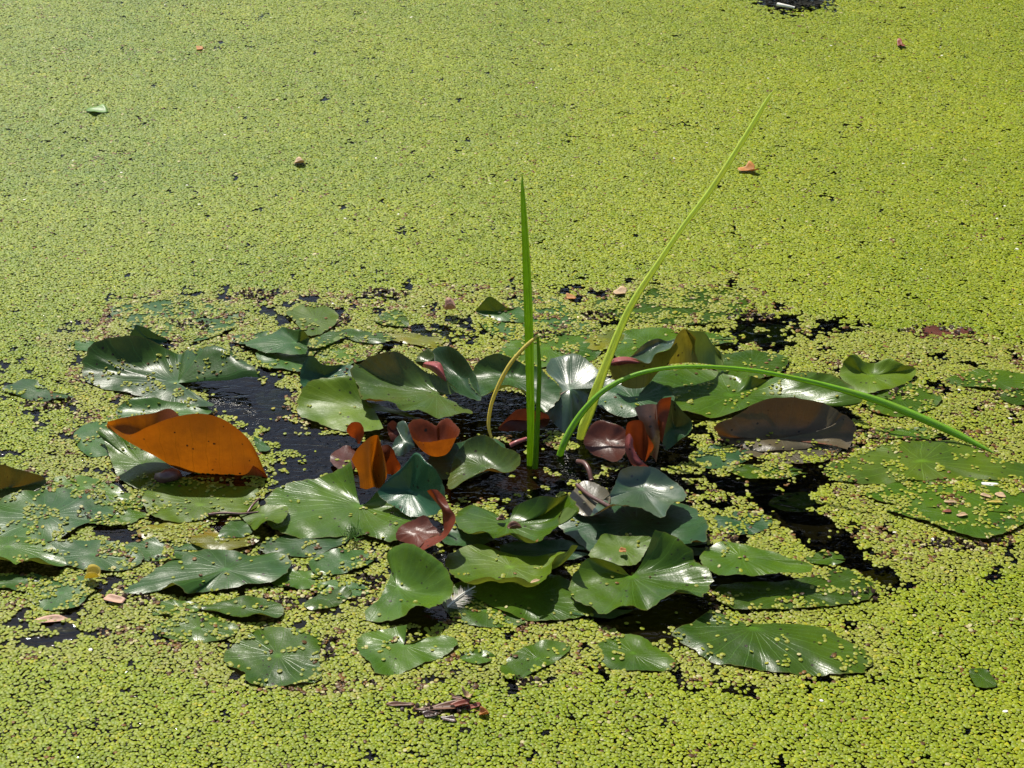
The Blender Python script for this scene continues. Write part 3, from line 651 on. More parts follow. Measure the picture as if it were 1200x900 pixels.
S_.patch([
 [(738,94,10.4),(785,200,7),(775,330,3.8)], [(800,108,9.6),(850,220,6),(850,335,3.4)], [(872,116,8.4),(912,230,5),(930,345,2.8)], [(932,200,5),(972,280,3),(1000,352,2.2)], [(1022,288,3),(1010,330,2.6),(1005,355,2.2)]], mi=2, z=Z6, sub=5)
S_.patch([[(205,318,6.2),(206,335,6),(210,352,5.6)], [(260,292,7.2),(262,325,7.2),(268,350,6)], [(330,288,7.4),(335,320,7.2),(340,345,6)], [(400,305,7),(420,330,6.8),(440,345,6)]], mi=3, z=Z6, sub=4)
S_.build('curled_lily_leaf', [M['yellow'], M['silver'], M['green'], M['pink']], 'wavy standing leaf with white-shining folds and yellow-green underside behind the arching blade', cover=0.01)
pad('wide dark leaf in the shade of the wavy standing leaf, lit along its front edge', 'green', (858,463,.8),
    [(800,481,.8),(833,489,.8),(863,483,.8),(890,472,.8),(920,470,.8),(950,470,1),(987,474,1.6),(1009,473,3.2),(1003,456,4.4),(982,443,4.6),(960,437,4.4),(933,437,3.2),(910,441,1.8),(897,445,1.6),(880,439,3),(870,443,1.6),(820,432,.9),(770,436,.8),(752,450,.8),(760,468,.8),(780,477,.8)], k=3, cover=0.07)
pad('plain green leaf behind the arching blade on the right', 'green', (882,426,.8), [(838,428),(848,416),(880,411),(918,416),(922,428),(904,441),(868,446),(845,440)], zdef=.7, cover=0.08)
pad('brown-grey leaf with raised back rim and silvery right tip, right of centre', 'bronze', (915,514,.9),
    [(838,500,3),(850,492,4),(872,480,5.2),(895,469,6.2),(915,466,6.8),(943,467,6.6),(967,473,5.6),(982,483,5),(1001,494,3.6,1.2),(1003,502,2.6,1.2),(1000,513,1.4,1.5),(993,526,.8),(983,519,.8),(968,522,.6),(940,525,.5),(900,529,.5),(862,522,.5),(842,512,.8)], k=4.5, cover=0.10)
pad('sunken brown leaf in front of the brown-grey raised leaf', 'bronze', (925,532,.2), [(870,528),(895,520),(940,514),(985,525),(966,541),(930,543),(890,538)], zdef=.15, cover=0.4)
pad('sunken green leaf among duckweed clusters right of centre', 'deep', (845,536,.2), [(808,538),(822,526),(850,522),(878,530),(872,542),(845,549),(820,547)], zdef=.15, cover=0.35)
pad('wavy light green leaf with small raised back folds, right side', 'lime', (1022,440,1.0),
    [(984,438,1),(988,426,2),(996,417,3.6),(1004,416,3.6),(1013,424,2.2),(1025,425,2),(1042,420,3),(1058,427,2.4),(1074,433,1.2),(1066,446,.8),(1042,456,.7),(1020,461,.6),(1000,457,.6),(988,448,.8)], k=2.5, cover=0.03)
pad('flat green leaf under the arching blade at right', 'green', (1055,468,.4), [(1016,470),(1035,458),(1060,450),(1088,454),(1104,468),(1085,482),(1050,488),(1022,482)], zdef=.35, cover=0.28)
pad('flat green leaf at the right edge behind the arching blade', 'green', (1165,446,.4), [(1108,445),(1130,437),(1150,432),(1190,436),(1222,442),(1222,455),(1185,456),(1150,455),(1125,451)], zdef=.4, cover=0.06)
pad('small green leaf cut by the right edge of the picture', 'green', (1205,464,.35), [(1172,463),(1190,455),(1215,452),(1240,456),(1240,473),(1200,475),(1180,471)], zdef=.35, cover=0.10)
pad('large bright green leaf under the tip of the arching blade', 'lime', (1080,540,.6),
    [(965,553),(974,543),(1000,534),(1038,521),(1080,516),(1120,517),(1150,526),(1170,538),(1212,544),(1225,556),(1205,567),(1150,562),(1080,563),(1040,566),(1000,566),(975,561)], zdef=.35, cover=0.14, wav=.12)
pad('long flat green leaf with a painted white highlight and tan husks, right side', 'green', (1120,576,.3),
    [(1015,578),(1045,566),(1100,560),(1160,560),(1225,566),(1235,585),(1190,600),(1120,596),(1070,594),(1030,588)], zdef=.28, cover=0.30)
pad('flat green leaf with dark shaded lower edge, lowest of the large right leaves', 'green', (1130,606,.4),
    [(1038,598,.3),(1075,592,.3),(1120,590,.3),(1180,598,.3),(1215,606,.4),(1195,617,.5),(1168,628,.7),(1150,630,.8),(1120,623,.8),(1090,612,.7),(1060,604,.5)], cover=0.12)
pad('tiny green leaf corner showing through the duckweed at lower right', 'green', (1152,795,.3), [(1136,786),(1150,782),(1160,789),(1168,803),(1152,807),(1141,801)], zdef=.35, cover=0.08)
pad('dull dark leaf half under duckweed right of the raised green leaf', 'deep', (868,612,.2), [(836,606),(855,600),(880,600),(905,610),(892,623),(862,627),(842,620)], zdef=.2, cover=0.4)
# --- flat outer leaves that fill the gaps
for lab, st_, (cx, cy), (rx, ry), z_, cov in (
    ('half-sunk blue-green leaf between the large lower-left leaf and the yellow one', 'blue', (190, 645), (52, 13), .2, .22),
    ('crumb-covered green leaf right of the tan petal-like leaf', 'green', (205, 712), (34, 10), .2, .35),
    ('dark flat leaf tucked under the right end of the large lower-left leaf', 'green', (352, 678), (40, 12), .25, .12),
    ('flat blue-green leaf in front of the small oval leaf', 'blue', (400, 690), (36, 10), .25, .2),
    ('flat leaf overlapping the left edge leaves just above the yellow scrap', 'green', (125, 604), (46, 11), .3, .25),
    ('low leaf at the left edge below the wavy-rimmed dark leaf', 'blue', (20, 682), (38, 10), .2, .25),
    ('half-sunk green leaf between the bluish left leaf and the twig', 'green', (160, 586), (30, 9), .25, .3),
    ('low green leaf just left of the raised green leaf, under the silver drooping point', 'deep', (800, 640), (34, 14), .6, .03),
    ('shaded leaf between the dark teal leaf and the topmost centre leaf', 'deep', (545, 628), (34, 14), .6, .03),
    ('shaded leaf in the gap below the topmost centre leaf', 'deep', (640, 645), (60, 13), .7, .01),
    ('dark leaf in the gap right of the feather, under the centre heart leaf', 'deep', (700, 712), (44, 12), .3, .05),
    ('half-sunk leaf at the back between the raised-lip leaf and the bluish creased leaf', 'blue', (300, 397), (30, 8), .25, .25),
    ('sunken-edged green leaf behind the wavy standing leaf', 'green', (820, 398), (40, 9), .3, .25),
    ('flat green leaf below the brown-grey leaf, strewn with duckweed', 'green', (900, 552), (44, 9), .15, .4),
    ('flat dull leaf at right between the arching blade and the bright green leaf', 'green', (1060, 508), (46, 8), .2, .35),
    ('green leaf under loose duckweed right of the flat pointed leaf', 'green', (970, 655), (26, 7), .2, .35),
    ('small dark leaf in duckweed below the flat heart-shaped leaf', 'green', (560, 770), (20, 8), .2, .35),
    ('dull green leaf peeping out at the left end of the colony', 'blue', (105, 405), (26, 7), .25, .3)):
    random.seed(int(cx * 3))
    pad(lab, st_, (cx + rx * .2, cy, z_), [(cx + rx * cos(a) * random.uniform(.82, 1.12), cy + ry * sin(a) * random.uniform(.85, 1.12), z_ + random.uniform(0, .25)) for a in np.linspace(.3, 2 * pi - .1, 12)], closed=bool(int(cx) % 2), zdef=z_, cover=cov)
# --- leaves just under the water
for lab, st_, (cx, cy), (rx, ry), dz in (
    ('sunken dark green leaf under the thin duckweed at the back left of the colony', 'green', (262, 360), (44, 12), -.5),
    ('sunken leaf showing dimly between the pale dotted leaf and the dead pink leaf', 'green', (455, 352), (40, 9), -.6),
    ('sunken leaf under the dead pink upright leaf at the back', 'lime', (515, 388), (38, 11), -.7),
    ('murky green leaf below the surface in the dark pool at the back right', 'green', (905, 392), (42, 13), -.8),
    ('murky leaf below the surface left of the dark back-right pool', 'green', (838, 382), (36, 9), -.6),
    ('sunken brown leaf in the dark channel at lower right', 'yellow', (1030, 676), (30, 10), -.9),
    ('sunken green leaf in the dark pool below the brown-grey raised leaf', 'deep', (940, 588), (40, 12), -1.4),
    ('brown leaf lying under the dark water at the blade feet', 'maroon', (600, 560), (52, 16), -1.5),
    ('sunken leaf in the gap left of the layered centre leaves', 'green', (450, 668), (30, 10), -.5),
    ('sunken pale leaf at the lower left among the open water', 'yellow', (88, 732), (40, 9), -.5),
    ('dim leaf under the water between the two large right leaves', 'green', (1010, 600), (34, 8), -.5),
    ('sunken leaf in the open water right of the raised-lip leaf', 'deep', (330, 470), (34, 16), -1.6),
    ('dark sunken leaf in front of the centre heart leaf', 'deep', (760, 725), (56, 10), -.6),
    ('sunken leaf behind the bluish leaf with the bright crease', 'green', (300, 372), (32, 8), -.4)):
    random.seed(int(cx))
    pad(lab, st_, (cx, cy, dz), [(cx + rx * cos(a) * random.uniform(.85, 1.1), cy + ry * sin(a) * random.uniform(.85, 1.1), dz) for a in np.linspace(0, 2 * pi, 11)[:-1]], zdef=dz, cover=0.3, bump=.001)
random.seed(21)
# --- red curl and neighbours
S_ = Surf()
S_.patch([[(500,225,9),(560,380,6),(592,480,4),(600,560,2)], [(570,205,9.6),(600,350,7),(622,450,5),(620,565,2)], [(620,200,10),(640,330,7.6),(660,450,5),(640,585,2)], [(655,205,10.2),(665,330,8),(682,440,5.2),(655,612,1.5)]], mi=0, z=Z5, sub=5)
S_.patch([[(655,205,10.2),(646,300,8.4),(666,345,7.2),(684,460,5)], [(692,164,11.2),(692,260,9),(700,350,7.6),(690,466,5)], [(762,150,11.8),(748,240,9.4),(722,350,7.6),(697,472,5)]], mi=1, z=Z5, sub=5)
S_.patch([[(436,405,6),(444,470,4.6),(450,535,3)], [(453,335,7.6),(470,430,5.2),(500,525,3)], [(510,314,8.2),(512,425,5.6),(530,565,2.5)], [(560,328,8.2),(560,450,5.2),(565,602,2)], [(586,400,7.2),(586,485,5.2),(578,604,2)], [(612,450,6.2),(636,500,4.8),(604,565,2)]], mi=1, z=Z5, sub=5)
S_.patch([[(438,432,6.4),(466,408,7.2),(492,450,6.6)], [(433,490,5),(460,490,6),(493,500,5.6)], [(440,542,3.6),(476,560,4.6),(522,562,4.6)], [(480,622,2.6),(520,622,3.6),(562,610,3.6)], [(538,662,1.6),(572,662,2.2),(612,650,2.4)]], mi=2, z=Z5, sub=5)
S_.build('curled_lily_leaf', [M['silver'], M['red'], M['pink']], 'upright red-orange curled leaf with pink rim, right of the arching blade foot', cover=0.0)
pad('shaded olive leaf standing close behind the red-orange curl', 'deep', (791,500,4.5),
    [(786,470,8.5),(797,478,8),(811,493,6.4),(808,506,5),(793,518,3.2),(781,528,2),(776,520,3),(778,503,5),(781,486,7)], cover=0)
pad('dark green leaf in deep shade between the arching blade and the red curl', 'deep', (745,468,1.6),
    [(700,470,1),(712,456,1.6),(735,448,2),(765,446,2.2),(785,456,2),(790,472,1.4),(770,484,1),(735,488,.8),(710,482,.8)], cover=.02)
pad('dark shaded leaf under the orange cup and the bent straw', 'deep', (548,540,1.0),
    [(500,548,1),(508,532,1.4),(530,522,1.8),(556,512,2),(580,514,1.6),(594,528,1),(580,548,.6),(548,562,.5),(518,562,.6)], cover=0.01)
pad('dark reddish brown leaf standing in the shade left of the red curl', 'maroon', (712,518,2.4), [(684,516,2.6),(692,499,4),(707,491,4.6),(722,498,4.4),(734,506,3.8),(734,528,2),(723,540,1.4),(708,538,1.2),(692,530,1.4)], cover=0.004)
pad('silvery ribbed leaf with a drooping point, in front of the red curl', 'silver', (752,572,3.4),
    [(722,564,4.4),(726,552,5.6),(735,546,6.2),(757,547,5.6),(770,551,5.4),(784,559,5),(797,568,4.8),(804,580,4.8),(801,587,4.6),(788,590,5),(782,598,4.6),(777,607,4),(767,603,4.8),(756,597,5.4),(740,593,5.6),(726,592,5.6),(716,592,5.4),(706,597,4.8),(692,606,4.0),(700,590,3.4),(714,578,4)], k=3, cover=0.002)
pad('dark bronze leaf flap left of the silvery ribbed leaf', 'bronze', (692,586,2.6), [(674,572,2.4),(686,564,3),(705,570,3.4),(715,580,3.8),(712,594,3.6),(697,603,2.8),(680,603,2.2),(668,594,2),(668,580,2)], cover=0.01)
pad('dark leaf with grey-green lobe and yellow front rim, left of the blade feet', 'olive', (566,546,2.6),
    [(542,520,4),(556,511,5),(570,512,5),(590,524,5),(609,533,5.6),(607,547,4.6),(590,553,3.4),(574,549,3.8),(558,556,3.2),(545,562,3),(530,574,2.2),(524,570,1.8),(528,552,2),(533,534,3)], k=3.5, cover=0)
pad('very dark green leaf rising behind a pink rolled edge, centre back', 'deep', (538,442,3.0),
    [(507,410,5),(520,405,6),(535,411,6.6),(548,424,6),(557,440,5),(562,456,5),(563,469,4.6),(546,466,4.6),(533,459,4.4),(524,446,4),(517,432,3.6),(508,424,4)], k=2.5, cover=0.0)
Surf().patch([[(690,240,4.2),(698,215,5.2),(716,202,5.2)], [(740,258,4.4),(770,232,6.4),(800,204,6)], [(800,302,4.4),(820,272,6),(832,240,5.6)], [(850,342,4),(858,334,4.8),(852,312,4.8)]], z=Z1, sub=5).build('curled_lily_leaf', M['pink'], 'pink rolled leaf edge lying against the very dark green leaf', cover=0)
pad('small olive leaf tip left of the pink rolled edge', 'olive', (497,424,5), [(487,424,4.6),(492,414,5.6),(501,408,6.4),(508,414,6),(508,424,5),(498,430,4)], cover=0)
pad('sunken reddish brown leaf in the duckweed at the right', 'maroon', (1108,390,.15), [(1068,390),(1085,384),(1110,381),(1140,387),(1148,392),(1120,397),(1085,397)], zdef=.12, cover=0.45)

# ------------------------------------------------------------------ blades
def ribbon(name, pts, mat, label=None, cat=None, group=None, fold=0.35, parent=None, tilt=0.0, n=60, thick=0.0009):
    """V-folded tapering blade through pts = (Vector, width px)"""
    ctl = []
    for p, wpx in pts:
        dist = (p - Vector((0, 0, CAM_H))).length
        ctl.append((*p, wpx * dist / FPX))
    q = catmull(ctl, n, False)
    org = Vector(q[0][:3])
    vs, fs, uvs = [], [], []
    for i in range(n):
        a = Vector(q[max(0, i - 1)][:3]); b = Vector(q[min(n - 1, i + 1)][:3])
        t = (b - a).normalized()
        view = (Vector(q[i][:3]) - Vector((0, 0, CAM_H))).normalized()
        side = t.cross(view).normalized()
        side = Matrix.Rotation(tilt, 3, t) @ side
        nor = side.cross(t).normalized()
        c = Vector(q[i][:3]) - org
        hw = max(0.0002, q[i][3] * 0.5)
        for s_, z_ in ((-1, 0), (-.5, -.5), (0, -1), (.5, -.5), (1, 0), (.5, -.5), (0, -1), (-.5, -.5)):
            k = len(vs) % 8
            off = thick if k >= 5 else 0.0
            vs.append(tuple(c + side * (hw * s_) + nor * (hw * fold * z_ - off)))
    for i in range(n - 1):
        for k in range(8):
            k2 = (k + 1) % 8
            fs.append((i * 8 + k, i * 8 + k2, (i + 1) * 8 + k2, (i + 1) * 8 + k))
            uvs += [(k / 8, i / n * 8), ((k + 1) / 8, i / n * 8), ((k + 1) / 8, (i + 1) / n * 8), (k / 8, (i + 1) / n * 8)]
    me = bpy.data.meshes.new(name)
    me.from_pydata(vs, [], fs)
    u = me.uv_layers.new(name='UVMap'); u.data.foreach_set('uv', [c for t in uvs for c in t])
    me.polygons.foreach_set('use_smooth', [True] * len(fs))
    o = link(name, me, mat, parent, org)
    if label: tag(o, label, cat, group)
    return o

YB = P(621, 545).y
def up(list_, Y0, Y1=None):
    n = len(list_); Y1 = Y0 if Y1 is None else Y1
    ys = [l[1] for l in list_]
    return [(PY(x, y, Y0 + (Y1 - Y0) * (ys[0] - y) / (ys[0] - ys[-1])), w_) for x, y, w_ in list_]
ribbon('reed', up([(621,549,7),(621,535,8),(622,500,9.5),(621,440,11),(619,360,11.5),(616,290,9.5),(613,235,6.5),(612,216,3.5),(612,204,.5)], YB, YB + .03), MD['blade'],
       'tall upright bright green blade standing out of the water at the centre', 'reed blade', 'reed blades', fold=0.85, tilt=0.45)
st = bpy.data.objects.new('reed_stalk', None); C.objects.link(st)
st.empty_display_size = 0.05
tag(st, 'thin stalk with a bent straw-coloured dead tip beside the upright blade', 'reed stalk')
a_ = up([(627,549,7),(629,515,6),(631,470,5.5),(632,430,5),(630,394,3)], YB - .012)
st.location = a_[0][0]
b_ = [(PY(x, y, YB - .012 - k * .006), w_) for k, (x, y, w_) in enumerate([(630,394,3),(620,402,4.5),(608,414,4.5),(597,428,5),(586,448,5),(577,470,4.5),(573,490,4.5),(573,502,4),(576,513,3)])]
for nm, pl, mt in (('stalk', a_, 'blade'), ('dead_tip', b_, 'straw')):
    o = ribbon(nm, pl, MD[mt], fold=0.5, n=36)
    if nm == 'dead_tip': o['label'] = 'yellow dead tip hanging back down to the leaves'
    loc = o.location.copy(); o.parent = st; o.location = loc - st.location
YS = P(682, 515).y
ribbon('reed', up([(680,515,9),(684,500,12),(690,485,12.5),(699,458,12.5),(711,425,10.5),(738,361,8.5),(773,306,6.8),(801,265,6.2),(829,228,6.8),(852,194,6.8),(884,143,6.2),(899,117,4),(909,103,.5)], YS, YS + .10), MD['blade_pale'],
       'long pale yellow-green blade slanting up to the right', 'reed blade', 'reed blades', fold=0.3, tilt=0.25, n=80)
ribbon('reed', [(P(x, y, z), w_) for x, y, z, w_ in [(656,534,0,8),(660,522,1.8,8.5),(668,505,3.8,8.5),(685,480,7,7.5),(710,456,10,6.5),(745,439,11.6,5.6),(785,431,12,5),(830,430,11.4,5),(880,434,9.8,5.2),(930,443,7.8,5.8),(980,455,6,7),(1030,470,4.6,9),(1080,490,3.1,9.5),(1120,508,1.7,8.5),(1150,523,.9,5),(1167,532,.5,.6)]], MD['blade_arch'],
       'green blade arching over to the right with its tip on the duckweed', 'reed blade', 'reed blades', fold=0.4, tilt=0.2, n=90)

# ------------------------------------------------------------------ small floating things
def scrap(name, label, x, y, wpx, hpx, mat, z=0.35, ang=0.0, curl=0.0, spikes=0.18, n=9, cat='dead leaf', group=None, tip=1.0):
    """a small irregular curled leaf, wpx wide in the photograph and hpx deep"""
    c = P(x, y, z)
    s = (c - Vector((0, 0, CAM_H))).length / FPX
    wpx, hpx, curl = wpx * .8, hpx * .75, curl * .7
    spikes = spikes * 1.6
    a, b = wpx * s / 2, hpx * s / 2 / max(0.3, sin(math.atan2(CAM_H, c.y)))
    rim = []
    for i in range(n):
        t = i / n * 2 * pi
        r = 1 + random.uniform(-spikes, spikes)
        u, v = cos(t) * r * a, sin(t) * r * b
        X = u * cos(ang) - v * sin(ang); Y = u * sin(ang) + v * cos(ang)
        zz = curl * (abs(v) / b) ** 2 + random.uniform(0, .12) * curl
        rim.append((X, Y, zz))
    rim = catmull(rim, 30, True)
    vs = [(0, 0, 0)]; fs = []
    for j in range(1, 5):
        r = j / 4
        for q in rim: vs.append((q[0] * r, q[1] * r, q[2] * r * r))
    th = 0.0006; m0 = len(vs)
    for i in range(30):
        fs.append((0, 1 + i, 1 + (i + 1) % 30))
        for j in range(3): fs.append((1 + j * 30 + i, 1 + (j + 1) * 30 + i, 1 + (j + 1) * 30 + (i + 1) % 30, 1 + j * 30 + (i + 1) % 30))
    me = bpy.data.meshes.new(name); me.from_pydata(vs, [], fs); me.uv_layers.new(name='UVMap')
    me.polygons.foreach_set('use_smooth', [True] * len(fs))
    o = link(name, me, MD[mat], loc=c)
    sm = o.modifiers.new('thickness', 'SOLIDIFY'); sm.thickness = th
    return tag(o, label, cat, group)

def tube(name, pts, r0, r1, mat, label=None, cat=None, parent=None, n=24, sides=7):
    q = catmull([(*p,) for p in pts], n, False)
    org = Vector(q[0]); vs, fs = [], []
    for i in range(n):
        t = (Vector(q[min(n - 1, i + 1)]) - Vector(q[max(0, i - 1)])).normalized()
        a = t.cross(Vector((0.1, 0.2, 1))).normalized(); b = t.cross(a)
        r = r0 + (r1 - r0) * i / (n - 1)
        for k in range(sides):
            th = k / sides * 2 * pi
            vs.append(tuple(Vector(q[i]) - org + a * r * cos(th) + b * r * sin(th)))
    for i in range(n - 1):
        for k in range(sides):
            k2 = (k + 1) % sides
            fs.append((i * sides + k, i * sides + k2, (i + 1) * sides + k2, (i + 1) * sides + k))
    fs.append(tuple(range(sides))); fs.append(tuple((n - 1) * sides + k for k in reversed(range(sides))))
    me = bpy.data.meshes.new(name); me.from_pydata(vs, [], fs); me.uv_layers.new(name='UVMap')
    me.polygons.foreach_set('use_smooth', [True] * len(fs))
    o = link(name, me, mat, parent, org)
    if label: tag(o, label, cat)
    return o

scrap('dead_leaf', 'orange dead leaf on the duckweed right of the slanting blade tip', 878, 199, 24, 9, 'dead_orange', .6, .1, .012, .25)
scrap('dead_leaf', 'small tan curled leaf on the duckweed at upper left', 351, 190, 17, 8, 'dead_tan', .5, .2, .010, .2)
scrap('dead_leaf', 'tiny red-brown leaf on the duckweed near the upper right', 1056, 53, 11, 7, 'dead_red', .5, 0, .009, .25)
scrap('dead_leaf', 'tiny reddish scrap high on the duckweed at upper left', 234, 57, 11, 6, 'dead_orange', .35, .4, .006, .25)
scrap('floating_leaf', 'small pale green leaf floating in the duckweed at upper left', 114, 130, 26, 9, 'pale_green', .45, -.3, .008, .2, cat='floating leaf')
scrap('dead_leaf', 'pinkish dead leaf standing upright behind the colony', 527, 362, 17, 12, 'dead_pink', 1.4, .2, .028, .12)
scrap('dead_leaf', 'flat tan dead leaf between the two tall blades at the back of the colony', 728, 343, 20, 9, 'dead_tan', .6, .1, .006, .2)
scrap('dead_leaf', 'pale pink dead leaf behind the colony near (left of) the slanting blade', 668, 349, 16, 7, 'dead_orange', .35, 0, .005, .25)['label'] = 'faded orange leaf scrap half sunk in duckweed between the two tall blades'
scrap('dead_leaf', 'light brown dead leaf standing up in the duckweed at the bottom', 549, 816, 9, 14, 'dead_tan', .9, 1.1, .02, .1)
scrap('dead_leaf', 'orange-brown scrap at the right end of the rotting patch at the bottom', 568, 836, 15, 8, 'dead_orange', .4, .2, .008, .25)
scrap('dead_leaf', 'long rotting brown leaf in the bottom patch of duckweed', 520, 829, 70, 11, 'dead_brown', .3, .08, .005, .25, n=12)
scrap('dead_leaf', 'wet dark red scrap above the rotting brown leaf at the bottom', 540, 826, 30, 9, 'dead_red', .45, .2, .006, .3)
for lab, x, y, ww, hh, mt, an in (
    ('thin red-brown strip at the left end of the rotting patch at the bottom', 470, 826, 34, 6, 'dead_brown', .05),
    ('dark brown flake in front of the rotting patch at the bottom', 505, 838, 26, 8, 'muck', .3),
    ('orange-brown flake behind the upright tan leaf at the bottom', 535, 818, 22, 6, 'dead_brown', -.2),
    ('rusty flake between the upright tan leaf and the orange-brown scrap at the bottom', 556, 828, 20, 7, 'dead_red', .4),
    ('dark flake nearest the bottom edge in the rotting patch', 525, 843, 22, 8, 'muck', -.3)):
    scrap('dead_leaf', lab, x, y, ww, hh, mt, .3, an, .004, .25, n=11, group='rotting leaf bits at the bottom')
scrap('dead_leaf', 'tan elongated petal-like leaf floating at the lower left', 133, 703, 36, 10, 'dead_pink', .35, -.3, .005, .12)
scrap('dead_leaf', 'mustard yellow leaf scrap standing at the lower left', 110, 676, 22, 12, 'straw', .9, .2, .016, .2)
scrap('dead_leaf', 'brown sunken scrap left of the tan petal-like leaf', 62, 727, 40, 8, 'dead_pink', .12, .1, .003, .25)
scrap('husk', 'tan rectangular husk lying on the wavy-rimmed middle leaf', 627, 681, 15, 4, 'dead_tan', 4.7, .45, .002, .08, cat='husk')
scrap('husk', 'brown curled husk at the heart of the topmost centre leaf', 602, 619, 20, 9, 'dead_brown', 4.6, .1, .012, .2, cat='husk')
scrap('husk', 'small brown husk beside the notch of the topmost centre leaf', 587, 609, 12, 6, 'dead_brown', 2.9, 0, .008, .2, cat='husk')
scrap('husk', 'brown seed spot on the sunlit leaf behind the centre heart leaf', 730, 646, 9, 6, 'dead_orange', 2.5, 0, .005, .2, cat='husk')
for lab, x, y, ww, hh, mt, an in (
    ('pale orange husk on the right flat leaf, largest of five', 1172, 580, 16, 10, 'dead_tan', -.6),
    ('thin tan husk left of the largest husk on the right flat leaf', 1155, 581, 15, 5, 'dead_tan', -.5),
    ('straight tan husk below the largest husk on the right flat leaf', 1166, 588, 26, 4, 'straw', -.05),
    ('light brown husk lying alone toward the middle of the right flat leaf', 1114, 588, 18, 5, 'dead_tan', 0),
    ('brown husk on the lowest leaf of the right group', 1128, 603, 16, 7, 'dead_tan', .3),
    ('dark red husk beside the brown one on the lowest right leaf', 1110, 599, 14, 6, 'dead_red', 0)):
    scrap('husk', lab, x, y, ww, hh * .75, mt, .6, an, .0025, .15, cat='husk', group='husks on the right flat leaves')
scrap('painted_highlight', 'white glossy highlight painted as a raised blob on the right flat leaf', 1160, 566, 26, 9, 'white', .5, -.1, -.008, .1, cat='bump')  # gloss on the leaf's bulge, put in as a white blob
tube('twig', [P(911, 5, 1.6), P(917, 6.2, 1.7), P(924, 7.5, 1.6), P(931, 9, 1.4)], .005, .003, MD['white'], 'pale twig lying across the dark hole at the top', 'twig')
tube('stem', [P(677, 541, .6), P(685, 543, 1.4), P(690, 551, 1.2), P(693, 563, .2)], .0042, .0035, MD['stem'], 'short purple-brown stem curving into the water below the blade feet', 'stem')
tube('stem', [P(598, 522, .3), P(606, 518, .8), P(617, 514, .8)], .004, .003, MD['pink_stem'], 'pink leaf stem left of the upright blade foot', 'stem')
tube('stem', [P(676, 568, 2.6), P(690, 580, 3.2), P(704, 588, 3.6), P(715, 594, 4.2)], .003, .003, MD['stem'], 'knobbly brown stem on the dark bronze flap', 'stem')
tube('stem', [P(183, 562, -3), P(190, 560, 1.0), P(203, 556, 1.4), P(212, 566, -4)], .011, .009, MD['stem'], 'thick grey stem bending under the folded orange leaf', 'stem')
tube('twig', [P(244, 603, .8), P(262, 601, 1.2), P(282, 602, 1.1), P(303, 600, .9)], .0022, .0014, MD['stem'], 'thin brown twig lying on the leaves in front of the orange leaf', 'twig')
tube('twig', [P(290, 601, .9), P(296, 592, 1.2), P(304, 584, 1.2)], .0022, .0014, MD['stem'], 'short brown twig crossing up from the thin one in front of the orange leaf', 'twig')

# black shards added over the hole at the top so its water looks dark
def clump():
    rr_ = random.Random(3); vs, fs = [], []
    c = P(930, 4, .3)
    for k in range(150):
        a = rr_.uniform(0, 2 * pi); q = rr_.random() ** .6
        b = Vector((cos(a) * .078 * q, sin(a) * .055 * q, rr_.uniform(-.002, .010)))
        d = Vector((rr_.gauss(0, 1), rr_.gauss(0, .8), rr_.gauss(0, .35))).normalized() * rr_.uniform(.008, .02)
        s_ = d.cross(Vector((rr_.gauss(0, .3), rr_.gauss(0, .3), 1))).normalized() * rr_.uniform(.002, .006)
        i = len(vs)
        vs += [tuple(b - d), tuple(b - s_), tuple(b + d), tuple(b + s_ + Vector((0, 0, .002)))]
        fs += [(i, i + 1, i + 2), (i, i + 2, i + 3)]
    me = bpy.data.meshes.new('dark_shards'); me.from_pydata(vs, [], fs); me.uv_layers.new(name='UVMap')
    tag(link('dark_shards', me, simple_mat('hole_black', (0.012, 0.012, 0.007), .75, None, 0, .5, 90.0, spec=.15), loc=c), 'black ragged shards added to darken the hole at the top of the picture', 'dark shards')
clump()

# feather: shaft with vane
def feather():
    t = bpy.data.objects.new('feather', None); C.objects.link(t); t.location = P(530, 705, .6)
    t.empty_display_size = .02
    tag(t, 'small grey-white feather with bright shaft, lying below the layered centre leaves', 'feather')
    a, b = P(524, 711, .8), P(557, 687, 2.2)
    sh = tube('shaft', [a, a.lerp(b, .5) + Vector((0, 0, .003)), b], .0018, .0009, MD['white'])
    sh.location -= t.location; sh.parent = t
    vs, fs = [], []
    d = (b - a); side = d.cross(Vector((0, 0, 1))).normalized()
    for k in range(46):
        u = k / 46 * .8
        base = a.lerp(b, u)
        for sg in (-1, 1):
            ln = .022 * (1 - u * .6) * random.uniform(.6, 1.1)
            tip = base + side * sg * ln + d.normalized() * ln * .6 + Vector((0, 0, random.uniform(-.003, .004)))
            i = len(vs); w_ = d.normalized() * .0008
            vs += [tuple(base - w_ - t.location), tuple(base + w_ - t.location), tuple(tip - t.location)]
            fs.append((i, i + 1, i + 2))
    me = bpy.data.meshes.new('vane'); me.from_pydata(vs, [], fs); me.uv_layers.new(name='UVMap')
    link('vane', me, MD['feather'], t)
feather()

